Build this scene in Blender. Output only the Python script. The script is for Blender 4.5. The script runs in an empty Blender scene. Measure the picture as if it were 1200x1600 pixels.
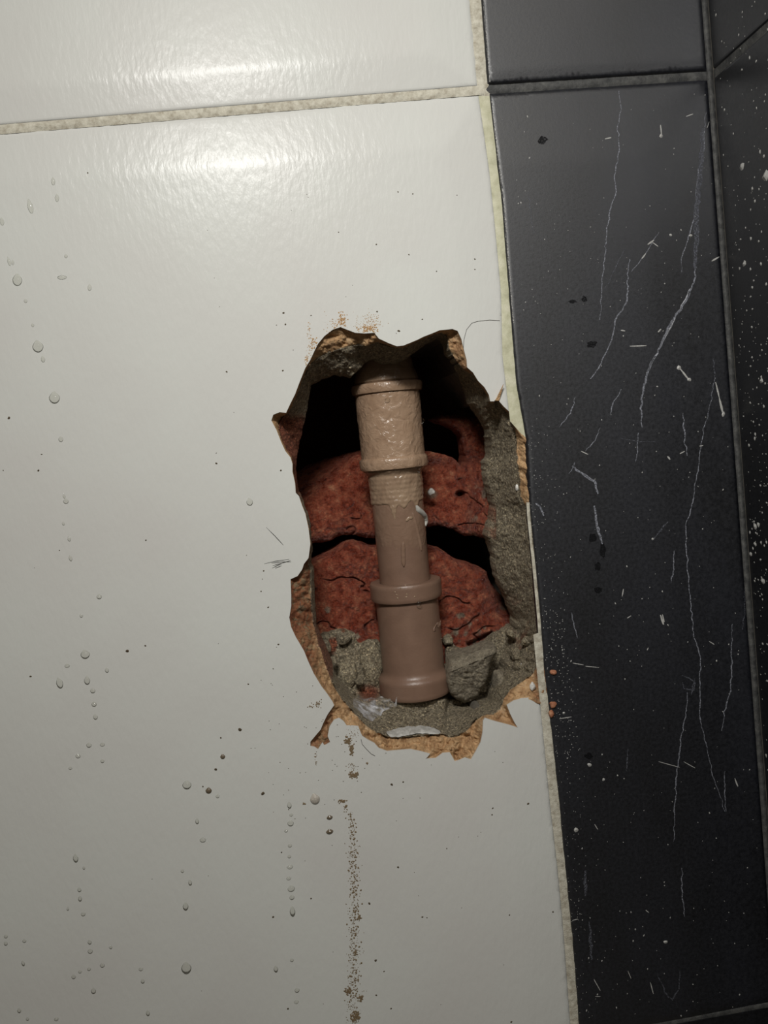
import bpy, bmesh, math, random
import numpy as np
from mathutils import Vector, Matrix
from mathutils.geometry import delaunay_2d_cdt

random.seed(7)
rng = np.random.default_rng(7)
C = bpy.context.scene.collection
SC = bpy.context.scene

# ---------------------------------------------------------------- camera
# wall plane is Y = 0 (room on the -Y side); lens and pose solved from the tile joints
F = 1354.0            # focal length in pixels of the 1200x1600 frame
DIST = 0.360          # lens to wall, metres
ZOFF = 1.20           # height of the lens foot above the floor
def unit(a): return a / np.linalg.norm(a)
_u = unit(np.array([1682.0, 15245.0, F]))        # wall "down" in lens axes
_v = np.array([14362.0, -1705.0, F]); _v = unit(_v - _u * np.dot(_u, _v))   # wall "right"
_n = np.cross(_v, _u)                            # into the wall
cam_data = bpy.data.cameras.new('camera')
cam = bpy.data.objects.new('camera', cam_data); C.objects.link(cam)
ax = [Vector((_v[i], _n[i], -_u[i])) for i in range(3)]
M = Matrix.Identity(4)
for r in range(3):
    M[r][0] = ax[0][r]; M[r][1] = -ax[1][r]; M[r][2] = -ax[2][r]
M[0][3] = 0.0; M[1][3] = -DIST; M[2][3] = ZOFF
cam.matrix_world = M
cam_data.sensor_fit = 'VERTICAL'; cam_data.sensor_height = 24.0
cam_data.lens = 24.0 * F / 1600.0
cam_data.clip_start = 0.005; cam_data.clip_end = 20
SC.camera = cam

def P(px, py, d):
    """point(s) seen at pixel (px, py), d mm behind the wall face; metres"""
    px = np.asarray(px, float); py = np.asarray(py, float); d = np.asarray(d, float)
    rx = (px - 600) / F; ry = (py - 800) / F
    a = rx*_v[0] + ry*_v[1] + _v[2]
    b = rx*_u[0] + ry*_u[1] + _u[2]
    c = rx*_n[0] + ry*_n[1] + _n[2]
    t = (DIST + d*0.001) / c
    return np.stack([a*t, d*0.001 + 0*t, ZOFF - b*t], -1)
def PV(px, py, d): return Vector(P(px, py, d).tolist())

# ---------------------------------------------------------------- world, lights, exposure
w = bpy.data.worlds.new('world'); SC.world = w; w.use_nodes = True
w.node_tree.nodes['Background'].inputs[0].default_value = (1.0, 0.89, 0.72, 1)
w.node_tree.nodes['Background'].inputs[1].default_value = 0.065
def area_lamp(name, loc, target, size, power, col, shape='DISK', sy=None):
    l = bpy.data.lights.new(name, 'AREA'); l.shape = shape; l.size = size
    if sy: l.size_y = sy
    l.energy = power; l.color = col
    o = bpy.data.objects.new(name, l); C.objects.link(o)
    o.location = loc
    o.rotation_euler = (Vector(target) - Vector(loc)).to_track_quat('-Z', 'Y').to_euler()
    return o
Lp = P(240, -400, 0)
Aim = P(820, 760, 0)
lamp = area_lamp('shower_lamp', (Lp[0], -0.40, Lp[2]), tuple(Aim), 0.10, 0.80, (1.0, 0.985, 0.95), 'RECTANGLE', 0.04)
lamp.data.spread = math.radians(118)
# fill light added behind the viewer for soft ambient and sheen on the black tile
area_lamp('fill_light', (0.25, -1.25, ZOFF+0.85), (0.1, 0, ZOFF), 0.9, 3.6, (1.0, 0.95, 0.87), 'RECTANGLE', 0.7)
SC.view_settings.view_transform = 'Standard'; SC.view_settings.look = 'None'
SC.view_settings.gamma = 1; SC.view_settings.use_curve_mapping = False
SC.view_settings.exposure = 0.0

# ---------------------------------------------------------------- helpers
def link(o, parent=None):
    C.objects.link(o)
    if parent is not None: o.parent = parent
    return o
def mesh_obj(name, verts, faces, mat, parent=None, smooth=True, loc=None):
    me = bpy.data.meshes.new(name)
    V = np.asarray(verts, float)
    if loc is not None: V = V - np.asarray(loc)
    me.from_pydata(V.tolist(), [], faces if isinstance(faces, list) else faces.tolist())
    me.validate()
    if smooth: me.polygons.foreach_set('use_smooth', [True]*len(me.polygons))
    me.materials.append(mat); me.update()
    o = bpy.data.objects.new(name, me)
    if loc is not None: o.location = loc
    return link(o, parent)
def tag(o, label=None, cat=None, group=None, kind=None):
    if label: o['label'] = label
    if cat: o['category'] = cat
    if group: o['group'] = group
    if kind: o['kind'] = kind
    return o
def hash2(ix, iy, s):
    h = (ix.astype(np.int64)*374761393 + iy.astype(np.int64)*668265263 + s*1442695041) & 0xffffffff
    h = ((h ^ (h >> 13)) * 1274126177) & 0xffffffff
    return ((h ^ (h >> 16)) & 0xffffff) / float(0xffffff)
def vnoise(x, y, s):
    ix = np.floor(x); iy = np.floor(y); fx = x-ix; fy = y-iy
    fx = fx*fx*(3-2*fx); fy = fy*fy*(3-2*fy)
    a = hash2(ix, iy, s); b = hash2(ix+1, iy, s); c = hash2(ix, iy+1, s); d = hash2(ix+1, iy+1, s)
    return (a*(1-fx)+b*fx)*(1-fy) + (c*(1-fx)+d*fx)*fy
def fbm(x, y, scale, octs=4, s=1, ridged=False):
    """-1..1, scale = size in px of the largest feature"""
    x = np.asarray(x, float)/scale; y = np.asarray(y, float)/scale
    t = 0; a = 1; n = 0
    for k in range(octs):
        v = vnoise(x+17.3*k, y-9.1*k, s+k)*2-1
        if ridged: v = 1-2*np.abs(v)
        t = t + a*v; n += a; a *= .55; x, y = 1.9*x+0.6*y, 1.9*y-0.6*x
    return t/n
def seg_dist(px, py, poly, closed=True):
    px = np.asarray(px, float).ravel(); py = np.asarray(py, float).ravel()
    d = np.full(px.shape, 1e9); q = len(poly)
    for i in range(q if closed else q-1):
        x0, y0 = poly[i]; x1, y1 = poly[(i+1) % q]
        dx, dy = x1-x0, y1-y0; L = dx*dx+dy*dy+1e-9
        t = np.clip(((px-x0)*dx+(py-y0)*dy)/L, 0, 1)
        d = np.minimum(d, np.hypot(px-x0-t*dx, py-y0-t*dy))
    return d
def inside(px, py, poly):
    px = np.asarray(px, float).ravel(); py = np.asarray(py, float).ravel()
    r = np.zeros(px.shape, bool); q = len(poly)
    for i in range(q):
        x0, y0 = poly[i]; x1, y1 = poly[(i+1) % q]
        if y0 == y1: continue
        c = ((y0 > py) != (y1 > py)) & (px < (x1-x0)*(py-y0)/(y1-y0)+x0)
        r ^= c
    return r
def sstep(a, b, x):
    t = np.clip((np.asarray(x, float)-a)/(b-a), 0, 1); return t*t*(3-2*t)
def interp_line(pts, y): 
    ys = [p[1] for p in pts]; xs = [p[0] for p in pts]
    return np.interp(y, ys, xs)

def heightfield(name, box, step, keep, depth, mat, parent, skirt=None, attr=None, label=None, skirt_off=0.0):
    x0, y0, x1, y1 = box
    nx = int((x1-x0)/step)+1; ny = int((y1-y0)/step)+1
    gx, gy = np.meshgrid(x0+np.arange(nx)*step, y0+np.arange(ny)*step)
    gx = gx.ravel(); gy = gy.ravel()
    k = keep(gx, gy).reshape(ny, nx)
    q = k[:-1, :-1] & k[1:, :-1] & k[:-1, 1:] & k[1:, 1:]
    jy, jx = np.nonzero(q)
    a = jy*nx+jx
    faces = np.stack([a, a+1, a+nx+1, a+nx], 1)
    used = np.unique(faces); rm = np.full(nx*ny, -1); rm[used] = np.arange(len(used))
    X = gx[used].copy(); Y = gy[used].copy(); Fc = rm[faces]
    e = np.concatenate([Fc[:, [0, 1]], Fc[:, [1, 2]], Fc[:, [2, 3]], Fc[:, [3, 0]]]); n = len(X)
    be = e[~np.isin(e[:, 0]*n+e[:, 1], e[:, 1]*n+e[:, 0])]
    for _ in range(5):          # even out the stair steps of the outline
        sxx = np.zeros(n); syy = np.zeros(n); ct = np.zeros(n)
        for a_, b_ in ((0, 1), (1, 0)):
            np.add.at(sxx, be[:, a_], X[be[:, b_]]); np.add.at(syy, be[:, a_], Y[be[:, b_]]); np.add.at(ct, be[:, a_], 1)
        k_ = ct > 0
        X[k_] = .5*X[k_]+.5*sxx[k_]/ct[k_]; Y[k_] = .5*Y[k_]+.5*syy[k_]/ct[k_]
    D = depth(X, Y); V = P(X, Y, D)
    col = attr(X, Y) if attr is not None else None
    if skirt:
        e = np.concatenate([Fc[:, [0, 1]], Fc[:, [1, 2]], Fc[:, [2, 3]], Fc[:, [3, 0]]])
        n = len(X); key = e[:, 0]*n+e[:, 1]; rk = e[:, 1]*n+e[:, 0]
        b = e[~np.isin(key, rk)]
        bv = np.unique(b)
        m2 = np.full(n, -1); m2[bv] = n+np.arange(len(bv))
        V2 = V[bv].copy(); V2[:, 1] += skirt*0.001
        V = np.concatenate([V, V2])
        sf = np.stack([b[:, 1], b[:, 0], m2[b[:, 0]], m2[b[:, 1]]], 1)
        Fc = np.concatenate([Fc, sf])
        if col is not None: col = np.concatenate([col, col[bv]])
    o = mesh_obj(name, V, Fc[:, ::1], mat, parent)
    if skirt: o.data.set_sharp_from_angle(angle=math.radians(62))
    if col is not None:
        at = o.data.attributes.new('tint', 'FLOAT', 'POINT'); at.data.foreach_set('value', np.clip(col, 0, 1).astype(np.float32))
    if label: o['label'] = label
    return o

# ---------------------------------------------------------------- materials
def nmat(name):
    m = bpy.data.materials.new(name); m.use_nodes = True
    nt = m.node_tree; return m, nt, nt.nodes['Principled BSDF']
def N(nt, t, **kw):
    n = nt.nodes.new(t)
    for k, v in kw.items():
        if k in n.inputs.keys(): n.inputs[k].default_value = v
        else: setattr(n, k, v)
    return n
def ramp(nt, stops):
    r = nt.nodes.new('ShaderNodeValToRGB'); e = r.color_ramp.elements
    while len(e) < len(stops): e.new(0.5)
    for i, (p, c) in enumerate(stops):
        e[i].position = p; e[i].color = (*c, 1)
    return r
def coords(nt, sc=(1, 1, 1)):
    g = nt.nodes.new('ShaderNodeNewGeometry'); mp = nt.nodes.new('ShaderNodeMapping')
    mp.inputs['Scale'].default_value = sc
    nt.links.new(g.outputs['Position'], mp.inputs['Vector']); return mp.outputs['Vector']
def rough_mat(name, cols, scale=250, bump=.6, bdist=.0006, rough=.8, bscale=900, tintcols=None, spec=.3, rvar=None, grain=None):
    m, nt, b = nmat(name); v = coords(nt)
    n = N(nt, 'ShaderNodeTexNoise', Scale=scale, Detail=6.0, Roughness=.65)
    nt.links.new(v, n.inputs['Vector'])
    r = ramp(nt, cols); nt.links.new(n.outputs['Fac'], r.inputs['Fac'])
    out = r.outputs['Color']
    if tintcols:
        n2 = N(nt, 'ShaderNodeTexNoise', Scale=scale*1.7, Detail=5.0)
        nt.links.new(v, n2.inputs['Vector'])
        r2 = ramp(nt, tintcols); nt.links.new(n2.outputs['Fac'], r2.inputs['Fac'])
        a = N(nt, 'ShaderNodeAttribute', attribute_name='tint')
        mx = nt.nodes.new('ShaderNodeMix'); mx.data_type = 'RGBA'
        nt.links.new(a.outputs['Fac'], mx.inputs['Factor']); nt.links.new(out, mx.inputs['A']); nt.links.new(r2.outputs['Color'], mx.inputs['B'])
        out = mx.outputs['Result']
    if grain:
        vo = N(nt, 'ShaderNodeTexVoronoi', Scale=grain[0]); nt.links.new(v, vo.inputs['Vector'])
        gr = ramp(nt, [(0.0, (grain[1],)*3), (.35, (1, 1, 1)), (.8, (grain[2],)*3)]); nt.links.new(vo.outputs['Distance'], gr.inputs['Fac'])
        hs = N(nt, 'ShaderNodeSeparateColor'); nt.links.new(vo.outputs['Color'], hs.inputs[0])
        g2 = ramp(nt, [(0, (.55, .52, .48)), (.5, (1, .98, .95)), (.93, (1.15, 1.1, 1.0)), (1, (2.0, 1.9, 1.7))]); nt.links.new(hs.outputs[0], g2.inputs['Fac'])
        m1 = nt.nodes.new('ShaderNodeMix'); m1.data_type = 'RGBA'; m1.blend_type = 'MULTIPLY'; m1.inputs['Factor'].default_value = 1
        nt.links.new(out, m1.inputs['A']); nt.links.new(gr.outputs['Color'], m1.inputs['B'])
        m2 = nt.nodes.new('ShaderNodeMix'); m2.data_type = 'RGBA'; m2.blend_type = 'MULTIPLY'; m2.inputs['Factor'].default_value = grain[3]
        nt.links.new(m1.outputs['Result'], m2.inputs['A']); nt.links.new(g2.outputs['Color'], m2.inputs['B']); out = m2.outputs['Result']
    nt.links.new(out, b.inputs['Base Color'])
    nb = N(nt, 'ShaderNodeTexNoise', Scale=bscale, Detail=5.0, Roughness=.7)
    nt.links.new(v, nb.inputs['Vector'])
    bp = N(nt, 'ShaderNodeBump', Strength=bump, Distance=bdist)
    nt.links.new(nb.outputs['Fac'], bp.inputs['Height']); nt.links.new(bp.outputs['Normal'], b.inputs['Normal'])
    b.inputs['Roughness'].default_value = rough; b.inputs['Specular IOR Level'].default_value = spec
    if rvar:
        rr = N(nt, 'ShaderNodeMapRange'); rr.inputs['From Min'].default_value = .4; rr.inputs['From Max'].default_value = .62
        rr.inputs['To Min'].default_value = rvar[0]; rr.inputs['To Max'].default_value = rvar[1]
        nt.links.new(n.outputs['Fac'], rr.inputs['Value']); nt.links.new(rr.outputs['Result'], b.inputs['Roughness'])
    return m
def glaze_white():
    m, nt, b = nmat('white_glaze')
    v = coords(nt, (1, 1, .4))
    n = N(nt, 'ShaderNodeTexNoise', Scale=480.0, Detail=4.0); nt.links.new(v, n.inputs['Vector'])
    n1 = N(nt, 'ShaderNodeTexNoise', Scale=60.0, Detail=2.0); nt.links.new(v, n1.inputs['Vector'])
    n1s = N(nt, 'ShaderNodeMath', operation='MULTIPLY'); n1s.inputs[1].default_value = .35; nt.links.new(n1.outputs['Fac'], n1s.inputs[0])
    ad = N(nt, 'ShaderNodeMath', operation='MULTIPLY_ADD'); ad.inputs[1].default_value = .35
    nt.links.new(n.outputs['Fac'], ad.inputs[0]); nt.links.new(n1s.outputs[0], ad.inputs[2])
    bp = N(nt, 'ShaderNodeBump', Strength=.85, Distance=.0005)
    nt.links.new(ad.outputs[0], bp.inputs['Height']); nt.links.new(bp.outputs['Normal'], b.inputs['Normal'])
    v2 = coords(nt); n2 = N(nt, 'ShaderNodeTexNoise', Scale=14.0, Detail=3.0); nt.links.new(v2, n2.inputs['Vector'])
    r = ramp(nt, [(.35, (.60, .595, .565)), (.65, (.625, .635, .60))]); nt.links.new(n2.outputs['Fac'], r.inputs['Fac'])
    nt.links.new(r.outputs['Color'], b.inputs['Base Color'])
    b.inputs['Roughness'].default_value = .24; b.inputs['Specular IOR Level'].default_value = .16
    return m
def black_mat(name, c0, c1, rough, veinless=True):
    m, nt, b = nmat(name); v = coords(nt)
    n = N(nt, 'ShaderNodeTexNoise', Scale=700.0, Detail=4.0, Roughness=.7); nt.links.new(v, n.inputs['Vector'])
    n2 = N(nt, 'ShaderNodeTexNoise', Scale=22.0, Detail=5.0); nt.links.new(coords(nt, (1.4, 1, .5)), n2.inputs['Vector'])
    r = ramp(nt, [(.4, c0), (.68, c1)]); 
    mm = N(nt, 'ShaderNodeMath', operation='MULTIPLY_ADD'); mm.inputs[1].default_value = .45
    nt.links.new(n.outputs['Fac'], mm.inputs[0])
    m3 = N(nt, 'ShaderNodeMath', operation='MULTIPLY'); m3.inputs[1].default_value = .6
    nt.links.new(n2.outputs['Fac'], m3.inputs[0]); nt.links.new(m3.outputs[0], mm.inputs[2])
    nt.links.new(mm.outputs[0], r.inputs['Fac']); nt.links.new(r.outputs['Color'], b.inputs['Base Color'])
    rr = N(nt, 'ShaderNodeMapRange'); rr.inputs['From Min'].default_value = .3; rr.inputs['From Max'].default_value = .7
    rr.inputs['To Min'].default_value = rough-.06; rr.inputs['To Max'].default_value = rough+.08
    nt.links.new(n.outputs['Fac'], rr.inputs['Value']); nt.links.new(rr.outputs['Result'], b.inputs['Roughness'])
    bp = N(nt, 'ShaderNodeBump', Strength=.4, Distance=.00012); nt.links.new(n.outputs['Fac'], bp.inputs['Height'])
    nt.links.new(bp.outputs['Normal'], b.inputs['Normal'])
    b.inputs['Specular IOR Level'].default_value = 1.0
    return m
def plain(name, col, rough=.5, spec=.5, alpha=None):
    m, nt, b = nmat(name)
    b.inputs['Base Color'].default_value = (*col, 1); b.inputs['Roughness'].default_value = rough
    b.inputs['Specular IOR Level'].default_value = spec
    n = N(nt, 'ShaderNodeTexNoise', Scale=1500.0, Detail=3.0); nt.links.new(coords(nt), n.inputs['Vector'])
    r = ramp(nt, [(.3, tuple(c*.72 for c in col)), (.7, col)]); nt.links.new(n.outputs['Fac'], r.inputs['Fac'])
    nt.links.new(r.outputs['Color'], b.inputs['Base Color'])
    if alpha:
        r2 = N(nt, 'ShaderNodeMapRange'); r2.inputs['From Min'].default_value = .36; r2.inputs['From Max'].default_value = .62
        r2.inputs['To Min'].default_value = alpha[0]; r2.inputs['To Max'].default_value = alpha[1]
        nt.links.new(n.outputs['Fac'], r2.inputs['Value']); nt.links.new(r2.outputs['Result'], b.inputs['Alpha'])
    return m
M_WHITE = glaze_white()
M_BLACK = black_mat('black_marble_glaze', (.0012, .0016, .0034), (.0095, .0108, .0165), .47)
M_BLACK2 = black_mat('black_side_glaze', (.003, .0032, .004), (.010, .011, .014), .33)
M_GROUT = rough_mat('cream_grout', [(.3, (.34, .30, .23)), (.5, (.52, .49, .40)), (.7, (.66, .63, .53))], 420, .8, .0005, .8, 700)
M_GREENGROUT = rough_mat('yellowed_grout', [(.3, (.40, .39, .26)), (.5, (.52, .51, .36)), (.7, (.62, .60, .46))], 200, .5, .0004, .6, 600, spec=.4)
M_DKGROUT = rough_mat('dark_grout', [(.3, (.035, .036, .036)), (.5, (.07, .07, .068)), (.75, (.13, .13, .12))], 300, .7, .0005, .6, 800)
M_BISC = rough_mat('tan_biscuit', [(.28, (.26, .14, .065)), (.42, (.47, .28, .14)), (.56, (.60, .385, .20)), (.74, (.72, .53, .34))], 230, 1.0, .0014, .7, 600,
                   tintcols=[(.3, (.13, .045, .022)), (.5, (.26, .10, .045)), (.62, (.20, .15, .09)), (.75, (.42, .24, .11))])
M_MORT = rough_mat('grey_mortar', [(.28, (.17, .14, .095)), (.42, (.38, .325, .235)), (.6, (.53, .465, .345)), (.76, (.75, .68, .53))], 620, 1.0, .0024, .75, 1000,
                   tintcols=[(.3, (.17, .04, .02)), (.5, (.36, .09, .045)), (.7, (.45, .18, .10))], rvar=(.35, .9), grain=(1300.0, 1.15, .45, .9))
M_BRICK = rough_mat('red_brick', [(.27, (.10, .018, .012)), (.44, (.28, .056, .028)), (.57, (.40, .10, .045)), (.74, (.64, .29, .15))], 230, 1.0, .0024, .7, 750,
                    tintcols=[(.3, (.15, .125, .09)), (.5, (.31, .26, .19)), (.7, (.52, .46, .35))], spec=.8, rvar=(.22, .7), grain=(1100.0, 1.05, .7, .3))
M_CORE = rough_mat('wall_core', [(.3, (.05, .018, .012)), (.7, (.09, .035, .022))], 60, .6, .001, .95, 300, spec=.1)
M_SUB = rough_mat('render_bed', [(.3, (.12, .11, .09)), (.7, (.25, .22, .18))], 300, .8, .001, .9)

# ---------------------------------------------------------------- outlines (pixels)
A = [(447,645),(454,630),(461,616),(467,600),(471,590),(477,575),(485,562),(491,549),(497,537),(507,525),(520,515),(532,511),(542,515),(555,520),(570,521),(585,520),(592,529),(607,536),
 (620,541),(630,540),(640,536),(652,531),(662,526),(675,521),(687,516),(697,515),(707,514),(715,517),(721,530),(725,547),(729,562),(730,574),(739,582),(747,595),(757,605),(764,617),(766,627),
 (772,627),(776,622),(780,627),(787,635),(796,644),(800,657),(807,670),(814,680),(824,690),(827,710),(827,745),(828,780),(828,805),(831,850),(837,892),(841,935),(845,967),(847,990),(849,1020),(850,1050),(853,1080),
 (850,1096),(840,1097),(833,1092),(826,1090),(815,1091),(803,1095),(792,1102),(797,1115),(804,1129),(809,1137),(800,1134),(785,1130),(770,1126),(758,1122),(755,1126),(754,1145),(751,1160),(743,1175),(736,1187),
 (727,1184),(718,1188),(711,1190),(706,1181),(703,1176),(692,1177),(681,1185),(665,1186),(672,1178),(657,1174),(642,1171),(627,1172),(605,1174),(592,1169),(585,1161),(575,1156),(566,1150),(562,1141),(560,1135),(550,1134),(542,1134),
 (537,1127),(530,1122),(522,1125),(515,1135),(512,1150),(516,1160),(507,1165),(504,1160),(497,1171),(491,1167),(485,1166),(485,1159),(495,1147),(501,1140),(505,1130),(512,1116),(522,1102),(520,1097),(512,1085),(502,1072),(490,1052),(481,1032),(475,1017),
 (462,995),(455,980),(452,965),(455,947),(455,930),(454,905),(465,900),(472,890),(475,881),(482,872),(485,850),(482,825),(477,802),(472,790),(467,775),(462,770),(461,755),(457,737),(457,725),(454,715),(446,705),(439,690),(432,672),(424,657),(427,648),(437,644)]
B = [(487,568),(500,558),(515,550),(530,546),(545,542),(560,539),(575,541),(588,535),(600,539),(620,545),(632,544),(652,535),(675,525),(690,520),(697,524),(699,530),(702,547),(709,559),(717,569),(725,579),
 (738,586),(745,598),(754,609),(761,620),(764,631),(772,631),(777,627),(784,636),(794,648),(803,670),(806,690),(808,720),(811,750),(813,775),(822,795),(826,830),(832,890),(836,930),(840,967),(842,985),(842,1005),(838,1040),(830,1055),(812,1066),(796,1078),(787,1090),(781,1108),(770,1115),(755,1116),
 (742,1125),(727,1142),(716,1149),(702,1151),(692,1147),(670,1148),(645,1151),(620,1153),(605,1152),(590,1145),(575,1135),(562,1123),(550,1110),(537,1095),(525,1077),(517,1060),(511,1042),(504,1022),(497,1000),(490,975),(487,950),(486,917),(486,890),(481,880),(484,873),(487,850),
 (484,825),(479,803),(474,791),(469,777),(464,770),(463,755),(459,737),(459,725),(457,713),(449,703),(442,689),(437,672),(437,659),(442,651),(450,648),(464,620),(474,592),(481,577)]
CC = [(487,602),(497,594),(510,588),(525,584),(540,586),(550,590),(558,582),(566,572),(575,564),(585,560),(600,566),(617,568),(632,563),(645,553),(657,543),(675,532),(690,525),(697,531),(701,548),(708,560),(716,570),(724,582),
 (729,603),(737,627),(750,648),(763,668),(766,692),(765,712),(759,722),(760,742),(765,765),(772,792),(768,815),(760,838),(766,848),(772,867),(774,885),(779,905),(784,918),(792,932),(799,952),(806,968),(803,990),(797,1020),(787,1050),(781,1075),
 (772,1088),(755,1098),(730,1103),(700,1104),(670,1106),(640,1108),(600,1106),(575,1100),(555,1092),(540,1080),(527,1062),(520,1040),(512,1020),(503,1000),(496,980),(493,950),(492,917),(491,890),(487,879),(489,850),
 (487,826),(482,802),(477,790),(472,776),(467,768),(466,755),(463,735),(464,715),(466,700),(472,680),(478,650),(484,622)]
# tile joints
WR = [(722,-260),(735,0),(748,140),(757,200),(767,271),(776,360),(785,458),(787,555),(797,640),(818,830),(834,990),(850,1150),(861,1262),(872,1356),(881,1450),(892,1600),(915,1900)]   # right edge of the white tiles
BL = [(735,-260),(752,0),(762,137),(769,200),(783,312),(796,479),(806,600),(822,690),(828,805),(837,892),(844,967),(849,1040),(862,1150),(872,1244),(881,1337),(894,1469),(904,1600),(932,1900)]   # left edge of the black tiles
def rightx(y): return 1103 + 0.0735*y
EX = 1.0
def joint_y(x): return 202 - 0.082*x if x < 750 else 140.5 - 0.064*(x-750)
def bottom_y(x): return 1788 - .18*x

# ---------------------------------------------------------------- the back wall
def resample(poly, step, closed=True):
    out = []; q = len(poly)
    for i in range(q if closed else q-1):
        x0, y0 = poly[i]; x1, y1 = poly[(i+1) % q]
        n = max(1, int(round(math.hypot(x1-x0, y1-y0)/step)))
        for k in range(n): out.append((x0+(x1-x0)*k/n, y0+(y1-y0)*k/n))
    if not closed: out.append(poly[-1])
    return out
def cdt_sheet(outline, pts, depth, back, name, mat, parent, hole=None):
    vs = [Vector(p) for p in outline]; n = len(vs)
    fs = [list(range(n))]; ed = []
    vs += [Vector(p) for p in pts]
    if hole:
        h0 = len(vs); vs += [Vector(p) for p in hole]
        ed = [(h0+i, h0+(i+1) % len(hole)) for i in range(len(hole))]
    r = delaunay_2d_cdt(vs, ed, fs, 1 if not hole else 1, 1e-4, False)
    ov, oe, of = r[0], r[1], r[2]
    X = np.array([p[0] for p in ov]); Y = np.array([p[1] for p in ov])
    cx = np.array([X[list(f)].mean() for f in of]); cy = np.array([Y[list(f)].mean() for f in of])
    of = [f for f, i in zip(of, inside(cx, cy, outline)) if i]
    if hole:
        cx = np.array([X[list(f)].mean() for f in of]); cy = np.array([Y[list(f)].mean() for f in of])
        ins = inside(cx, cy, hole); of = [f for f, i in zip(of, ins) if not i]
    V = P(X, Y, depth(X, Y))
    fl = [list(f) for f in of]
    # orientation: make all face the room
    out = []
    for f in fl:
        a, b, c = f[0], f[1], f[2]
        s = (X[b]-X[a])*(Y[c]-Y[a])-(X[c]-X[a])*(Y[b]-Y[a])
        out.append(f if s < 0 else f[::-1])
    # side walls
    from collections import Counter
    cnt = {}
    for f in out:
        for i in range(len(f)):
            e = (f[i], f[(i+1) % len(f)])
            if (e[1], e[0]) in cnt: del cnt[(e[1], e[0])]
            else: cnt[e] = 1
    bv = sorted({v for e in cnt for v in e}); m2 = {v: len(X)+k for k, v in enumerate(bv)}
    bx = X[bv]; by = Y[bv]
    V2 = V[bv].copy(); V2[:, 1] += back(bx, by)*0.001
    V = np.concatenate([V, V2])
    side = [[e[1], e[0], m2[e[0]], m2[e[1]]] for e in cnt]
    o = mesh_obj(name, V, out + side, mat, parent)
    # flat-shade the side walls so that the rim of the tile stays crisp
    o.data.set_sharp_from_angle(angle=math.radians(40))
    return o

# core: render bed with the broken opening, and the hollow behind it
X0, X1, Y0, Y1 = -330, None, -260, 1950
outer = [(-330,-260)] + [(x, -260) for x in range(-200, 1085, 100)] + [(rightx(y), y) for y in range(-260, 1951, 100)] + [(x, 1950) for x in range(1200, -331, -100)] + [(-330, y) for y in range(1850, -200, -100)]
wall = cdt_sheet(outer, [], lambda x, y: 8.5+0*x, lambda x, y: 140+0*x, 'wall_back', M_SUB, None, hole=A)
wall['kind'] = 'structure'
bm = bmesh.new()
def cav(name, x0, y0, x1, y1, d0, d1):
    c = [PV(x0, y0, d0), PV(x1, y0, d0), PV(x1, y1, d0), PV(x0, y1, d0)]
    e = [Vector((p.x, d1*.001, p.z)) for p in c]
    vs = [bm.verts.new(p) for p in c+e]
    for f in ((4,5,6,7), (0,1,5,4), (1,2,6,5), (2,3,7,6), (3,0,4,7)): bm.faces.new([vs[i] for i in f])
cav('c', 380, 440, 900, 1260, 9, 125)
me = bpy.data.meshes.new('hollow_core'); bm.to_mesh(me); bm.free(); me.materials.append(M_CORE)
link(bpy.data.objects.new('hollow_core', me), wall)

# ---- tiles
WTOP = [(x, joint_y(x)+5) for x in (-330, -100, 100, 300, 500, 749)]
def white_h(x, y, top=True):
    """mm that the glaze lies behind the raised field"""
    x = np.asarray(x, float).ravel(); y = np.asarray(y, float).ravel()
    if top:
        dt = y - np.array([joint_y(a) for a in x]) - 6
    else:
        dt = np.array([joint_y(a) for a in x]) - 5 - y
    dr = (interp_line(WR, y) - x)
    w_ = 78.0 if top else 60.0          # the face falls away to the edge in one flat bevel, mitred at the corner
    q = np.minimum(dt, dr*w_/66.0)
    h = 1.25*(.5*((1-q/w_)+np.sqrt((1-q/w_)**2+.0016)))
    h = np.where(q > w_*1.4, 0, h)
    e = np.minimum(dt, dr)
    return h + 1.0*np.clip(1-e/5.0, 0, 1)**2
def lattice(xs, ys, outline, margin=2.2):
    gx, gy = np.meshgrid(xs, ys); gx = gx.ravel(); gy = gy.ravel()
    k = inside(gx, gy, outline) & (seg_dist(gx, gy, outline) > margin)
    return list(zip(gx[k].tolist(), gy[k].tolist()))
iA0 = A.index((796,644)); iA1 = A.index((840,1097))
hole_path = [(796.5,644)] + A[:iA0][::-1] + A[iA1:][::-1]    # from the right edge round the hole back to the right edge
hole_path = hole_path
wr_up = [p for p in WR if 150 < p[1] < 640]; wr_dn = [p for p in WR if p[1] > 1100]
main = [(x, joint_y(x)+5) for x in range(-330, 749, 60)] + [(751, 149)]
main += resample([(751,150)] + wr_up + [(797,640)], 12, False)[1:]
main += resample(hole_path + [(845,1104)], 5, False)
main += resample([(845,1104)] + wr_dn, 14, False)[1:-1]
main = [p for p in main if not (p[1] > 1600 and p[0] > 860)]
main += [(894, 1618), (600, bottom_y(600)-6), (200, bottom_y(200)-6), (-330, bottom_y(-330)-6)]
def off_rows(f, offs, xs): return [(x, f(x)+o) for x in xs for o in offs]
pts = lattice(np.arange(-320, 900, 11), np.arange(270, 1840, 14), main, 4)
rows = off_rows(joint_y, (8, 10, 13, 20, 30, 38, 46, 54, 62, 70, 78, 86, 94, 102, 112), np.arange(-320, 760, 9))
cols = [(interp_line(WR, y)-o, y) for y in np.arange(160, 1600, 9) for o in (2.5, 5, 9, 14, 20, 28, 36, 44, 52, 60, 68, 76, 84)]
extra = np.array(rows + cols); kk = inside(extra[:, 0], extra[:, 1], main) & (seg_dist(extra[:, 0], extra[:, 1], main) > 1.6)
pts += [tuple(p) for p in extra[kk]]
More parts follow.
